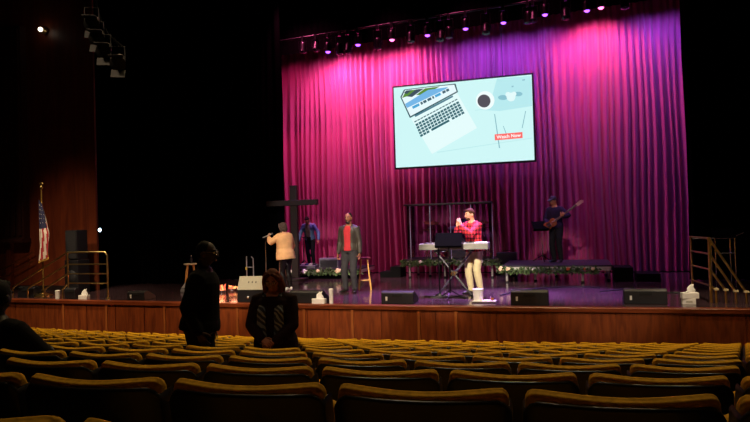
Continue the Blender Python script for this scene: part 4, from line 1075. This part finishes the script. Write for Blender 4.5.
# man in the grey jacket, facing the seats
p = fl(351, 292.3)
person('person standing in open grey leather jacket, red shirt and dark jeans, facing the seats', p, R(-4), 1.8, '98634a', 'b5343c', '333134', '16100e', '15130f', jacket='362f28', hairstyle='cropped', head=(4, 0),
       wr={'R': (-.27, -.02, .84), 'L': (.26, -.04, .84)}, feet={'R': (-.13, .02, .08), 'L': (.1, .0, .08)}, girth=1.05, beard='1c1310', hemdrop=.06, fullness=1.1)
# singer in beige sweater, seen from behind
p = fl(287, 290.3)
rt, inf = person('person in a beige sweater and black leather trousers singing into a microphone, back turned', p, R(-112), 1.62, 'd0997c', 'd9a878', mat('leather_black', '171314', .25), '463834', 'd8cfc6', lean=6, head=(4, 6),
       wr={'L': (.16, -.46, 1.36), 'R': (-.24, -.16, .9)}, poles={'L': (1, .0, -1.2), 'R': (-1, .6, -.2)}, hands={'L': {'dir': (-.2, -.1, .9), 'palm': (-.2, .9, 0), 'curl': 75, 'thumb': (0, 0, 1)}},
       girth=1.34, hairstyle='bob', hemdrop=.12, fullness=1.3)
w = world(rt, inf['wr']['L']) + Vector((0, 0, .07))
t = thing('microphone', 'silver handheld microphone raised by the beige sweater singer', 'microphone', w)
ax = Vector((.85, .1, .3)).normalized()
MB().tube([-ax * .16, -ax * .05, ax * .06], [.012, .015, .018], 10, dome=True).build('handle', mat('mic_silver', 'b9b6b2', .35, .7), t); MB().ell(ax * .09, (.027, .027, .027)).build('grille', mat('mic_mesh', '55545a', .5, .6), t)
# man in the blue jacket, bent over his pedals
person('person in an open blue jacket and black trousers looking down on the low riser', Vector((-7.52, 17.25, .28)), R(6), 1.56, 'b98064', '9a958c', '141216', '1d1210', 'd9d2cc', lean=16, head=(34, -6), jacket='4d6690', hairstyle='short',
       wr={'R': (-.33, -.22, .86), 'L': (.36, -.2, .9)}, poles={'R': (-1, .5, 0), 'L': (1, .5, 0)}, feet={'R': (-.03, -.0, .08), 'L': (.1, .05, .08)}, hemdrop=.02)
# man in plaid at the keyboard
p = fl(473.5, 296.2); p.y = max(p.y, 13.06)
rt, inf = person('person in a red plaid shirt and khaki trousers raising both hands behind the keyboard', p, R(-38), 1.8, 'd9a184', plaid(), 'b3a57f', '4a2c1c', '2a2422', lean=6, head=(6, -14),
       wr={'R': (-.1, -.36, 1.37), 'L': (.02, -.39, 1.39)}, poles={'R': (-.7, .1, -1), 'L': (.7, .1, -1)}, hands={'R': {'dir': (.15, -.1, 1), 'palm': (1, 0, 0), 'curl': 14, 'thumb': (0, 1, 0)}, 'L': {'dir': (-.1, -.1, 1), 'palm': (-1, 0, 0), 'curl': 14, 'thumb': (0, 1, 0)}},
       girth=1.1, hairstyle='short', beard='4a2c1c', hemdrop=.04, fullness=1.25, feet={'R': (-.12, -.02, .08), 'L': (.11, .03, .08)})
# bass player
p = Vector((-.36, 16.42, rh))
rt, inf = person('person in dark cap and clothes playing bass guitar on the garlanded riser', p, R(-28), 1.68, '9a6248', '241a30', '17151b', '120d0d', '141214', lean=5, head=(12, -18), cap='1a1626', glasses=True,
       wr={'R': (-.1, -.24, 1.03), 'L': (.33, -.3, 1.2)}, poles={'R': (-1, .8, 0), 'L': (1, .5, -.6)}, hands={'R': {'dir': (.9, -.2, -.3), 'palm': (0, 1, 0), 'curl': 40}, 'L': {'dir': (.5, -.2, .7), 'palm': (-.2, .9, .3), 'curl': 60}}, girth=1.08, hairstyle='short')
s = inf['s']
t = thing('bass_guitar', 'brown bass guitar with long pale-headed neck held by the capped player', 'bass guitar', world(rt, (-.04 * s, -.24 * s, 1.0 * s)), rt.rotation_euler.z + R(8))
M = roty(R(-34))
m = MB(); body = []
for k in range(40):
    a = 2 * PI * k / 40; r = .13 + .032 * math.cos(2 * a) - .015 * math.cos(4 * a + .3)
    body.append((r * 1.25 * math.cos(a), r * .98 * math.sin(a)))
rings = [[M @ Vector((x * f, y, z * f)) for x, z in body] for f, y in ((.93, -.025), (1, -.018), (1, .018), (.93, .025))]
m.loft(rings); m.build('guitar_body', mat('bass_brown', '7a3c22', .25), t)
MB().box(M @ Vector((.5, -.03, 0)), (.68, .022, .045), M).build('neck', mat('neck_maple', '6b4a38', .4), t, smooth=False)
m = MB(); m.prism([(.83, -.03), (.86, -.045), (1.02, -.05), (1.05, .0), (.98, .04), (.83, .03)], 'y', -.04, -.02); m.v = [tuple(M @ Vector(q)) for q in m.v]; hd_ = m.build('headstock', mat('head_maple', 'd2a98a', .4), t, smooth=False)
for k in range(4): MB().tube([M @ Vector((.88 + .04 * k, -.03, .04)), M @ Vector((.88 + .04 * k, -.03, .075))], .009, 6).build('tuning_peg', chrome, hd_)
MB().box(M @ Vector((-.02, -.03, 0)), (.1, .012, .12), M).build('pickguard', mat('pick_dark', '2a1a14', .4), t, smooth=False)
m = MB()
for k in range(4): m.tube([M @ Vector((-.12, -.045, -.014 + .009 * k)), M @ Vector((.86, -.045, -.014 + .009 * k))], .0018, 4)
m.build('strings', chrome, t)
# drummer behind the shield
p = Vector((-2.78, 17.42, dh))
person('person in navy seated at the drum kit, half hidden behind raised hands', p, R(-8), 1.72, 'c08a70', '1f2440', '15141a', '0f0c0e', '111013', hip=(0, .1, .56), lean=4, head=(8, 0), cap='0e0d12',
       wr={'R': (-.22, -.3, .78), 'L': (.22, -.3, .8)}, poles={'R': (-1, .4, -.6), 'L': (1, .4, -.6)}, feet={'R': (-.2, -.32, .08), 'L': (.2, -.3, .08)}, girth=1.05)
t = thing('drum_stool', 'round black drum stool under the seated drummer', 'stool', (p.x, p.y + .1, dh))
MB().lathe([(.02, .36), (.16, .36), (.17, .4), (.15, .42), (.001, .42)], n=20).build('seat', black, t)
m = MB(); m.tube([(0, 0, .1), (0, 0, .37)], .018, 8); tripod(m, .22, .2); m.build('tripod', chrome, t)

# ------------------------------------------------------------------ people among the seats
def inrow(px, i, frac):      # a point in the gap in front of row i at this image column
    best = None
    for k in range(4000):
        th = -.42 + .62 * k / 4000; r = RR - (i + frac) * RPIT
        x, y = cam2w(RCX + r * math.sin(th), RCY - r * math.cos(th)); q = proj((x, y, zf(i)))
        if q[2] > .3 and (best is None or abs(q[0] - px) < best[0]): best = (abs(q[0] - px), x, y)
    return Vector((best[1], best[2], zf(i)))
p = inrow(201, 4, .64)
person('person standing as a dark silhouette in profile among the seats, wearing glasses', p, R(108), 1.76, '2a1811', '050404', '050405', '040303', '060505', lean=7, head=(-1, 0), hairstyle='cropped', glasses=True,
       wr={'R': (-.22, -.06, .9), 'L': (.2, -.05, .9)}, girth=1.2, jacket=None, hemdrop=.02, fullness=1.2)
p = inrow(279, 4, .64)
person('person with reddish brown hair and glasses standing among seats, hands clasped, zebra print front', p, R(10), 1.49, '8a5642', '1a0a0d', '080709', '4a2417', '080708', lean=5, head=(16, 4), hairstyle='long', glasses=True,
       wr={'R': (-.06, -.31, 1.02), 'L': (.075, -.3, 1.0)}, poles={'R': (-1, .3, -.3), 'L': (1, .3, -.3)}, hands={'R': {'dir': (.8, -.5, -.3), 'palm': (.2, .5, -.6), 'curl': 45, 'thumb': (0, 0, 1)}, 'L': {'dir': (-.8, -.5, -.3), 'palm': (-.2, .5, -.6), 'curl': 45, 'thumb': (0, 0, 1)}},
       girth=1.28, hemdrop=.1, scarf=zebra(), shoulder=1.05)
# seated at the far left
r_ = None
p = inrow(-3, 2, .26)
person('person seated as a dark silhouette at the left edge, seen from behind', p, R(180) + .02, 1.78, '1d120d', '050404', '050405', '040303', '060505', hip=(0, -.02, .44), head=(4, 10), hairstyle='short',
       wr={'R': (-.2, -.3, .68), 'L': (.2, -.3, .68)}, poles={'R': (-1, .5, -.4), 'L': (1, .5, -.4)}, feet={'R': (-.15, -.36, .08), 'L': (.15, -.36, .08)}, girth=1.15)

# ------------------------------------------------------------------ world and camera
w = bpy.data.worlds.new('dark_hall'); bpy.context.scene.world = w; w.use_nodes = True
bg = w.node_tree.nodes['Background']; bg.inputs[0].default_value = (.1, .11, .3, 1); bg.inputs[1].default_value = .003
cd = bpy.data.cameras.new('camera'); cd.sensor_width = 36; cd.lens = 36 * FPX / 750; cd.clip_start = .05; cd.clip_end = 200
cam = bpy.data.objects.new('camera', cd); C.objects.link(cam)
M = Matrix.Rotation(YAW, 3, 'Z') @ Matrix.Rotation(PI / 2 + PITCH, 3, 'X') @ Matrix.Rotation(-ROLL, 3, 'Z')
cam.matrix_world = Matrix.Translation((0, 0, EYE)) @ M.to_4x4()
sc_ = bpy.context.scene; sc_.camera = cam
v = sc_.view_settings; v.view_transform = 'Standard'; v.look = 'None'; v.exposure = 0.0; v.gamma = 1.0; v.use_curve_mapping = False
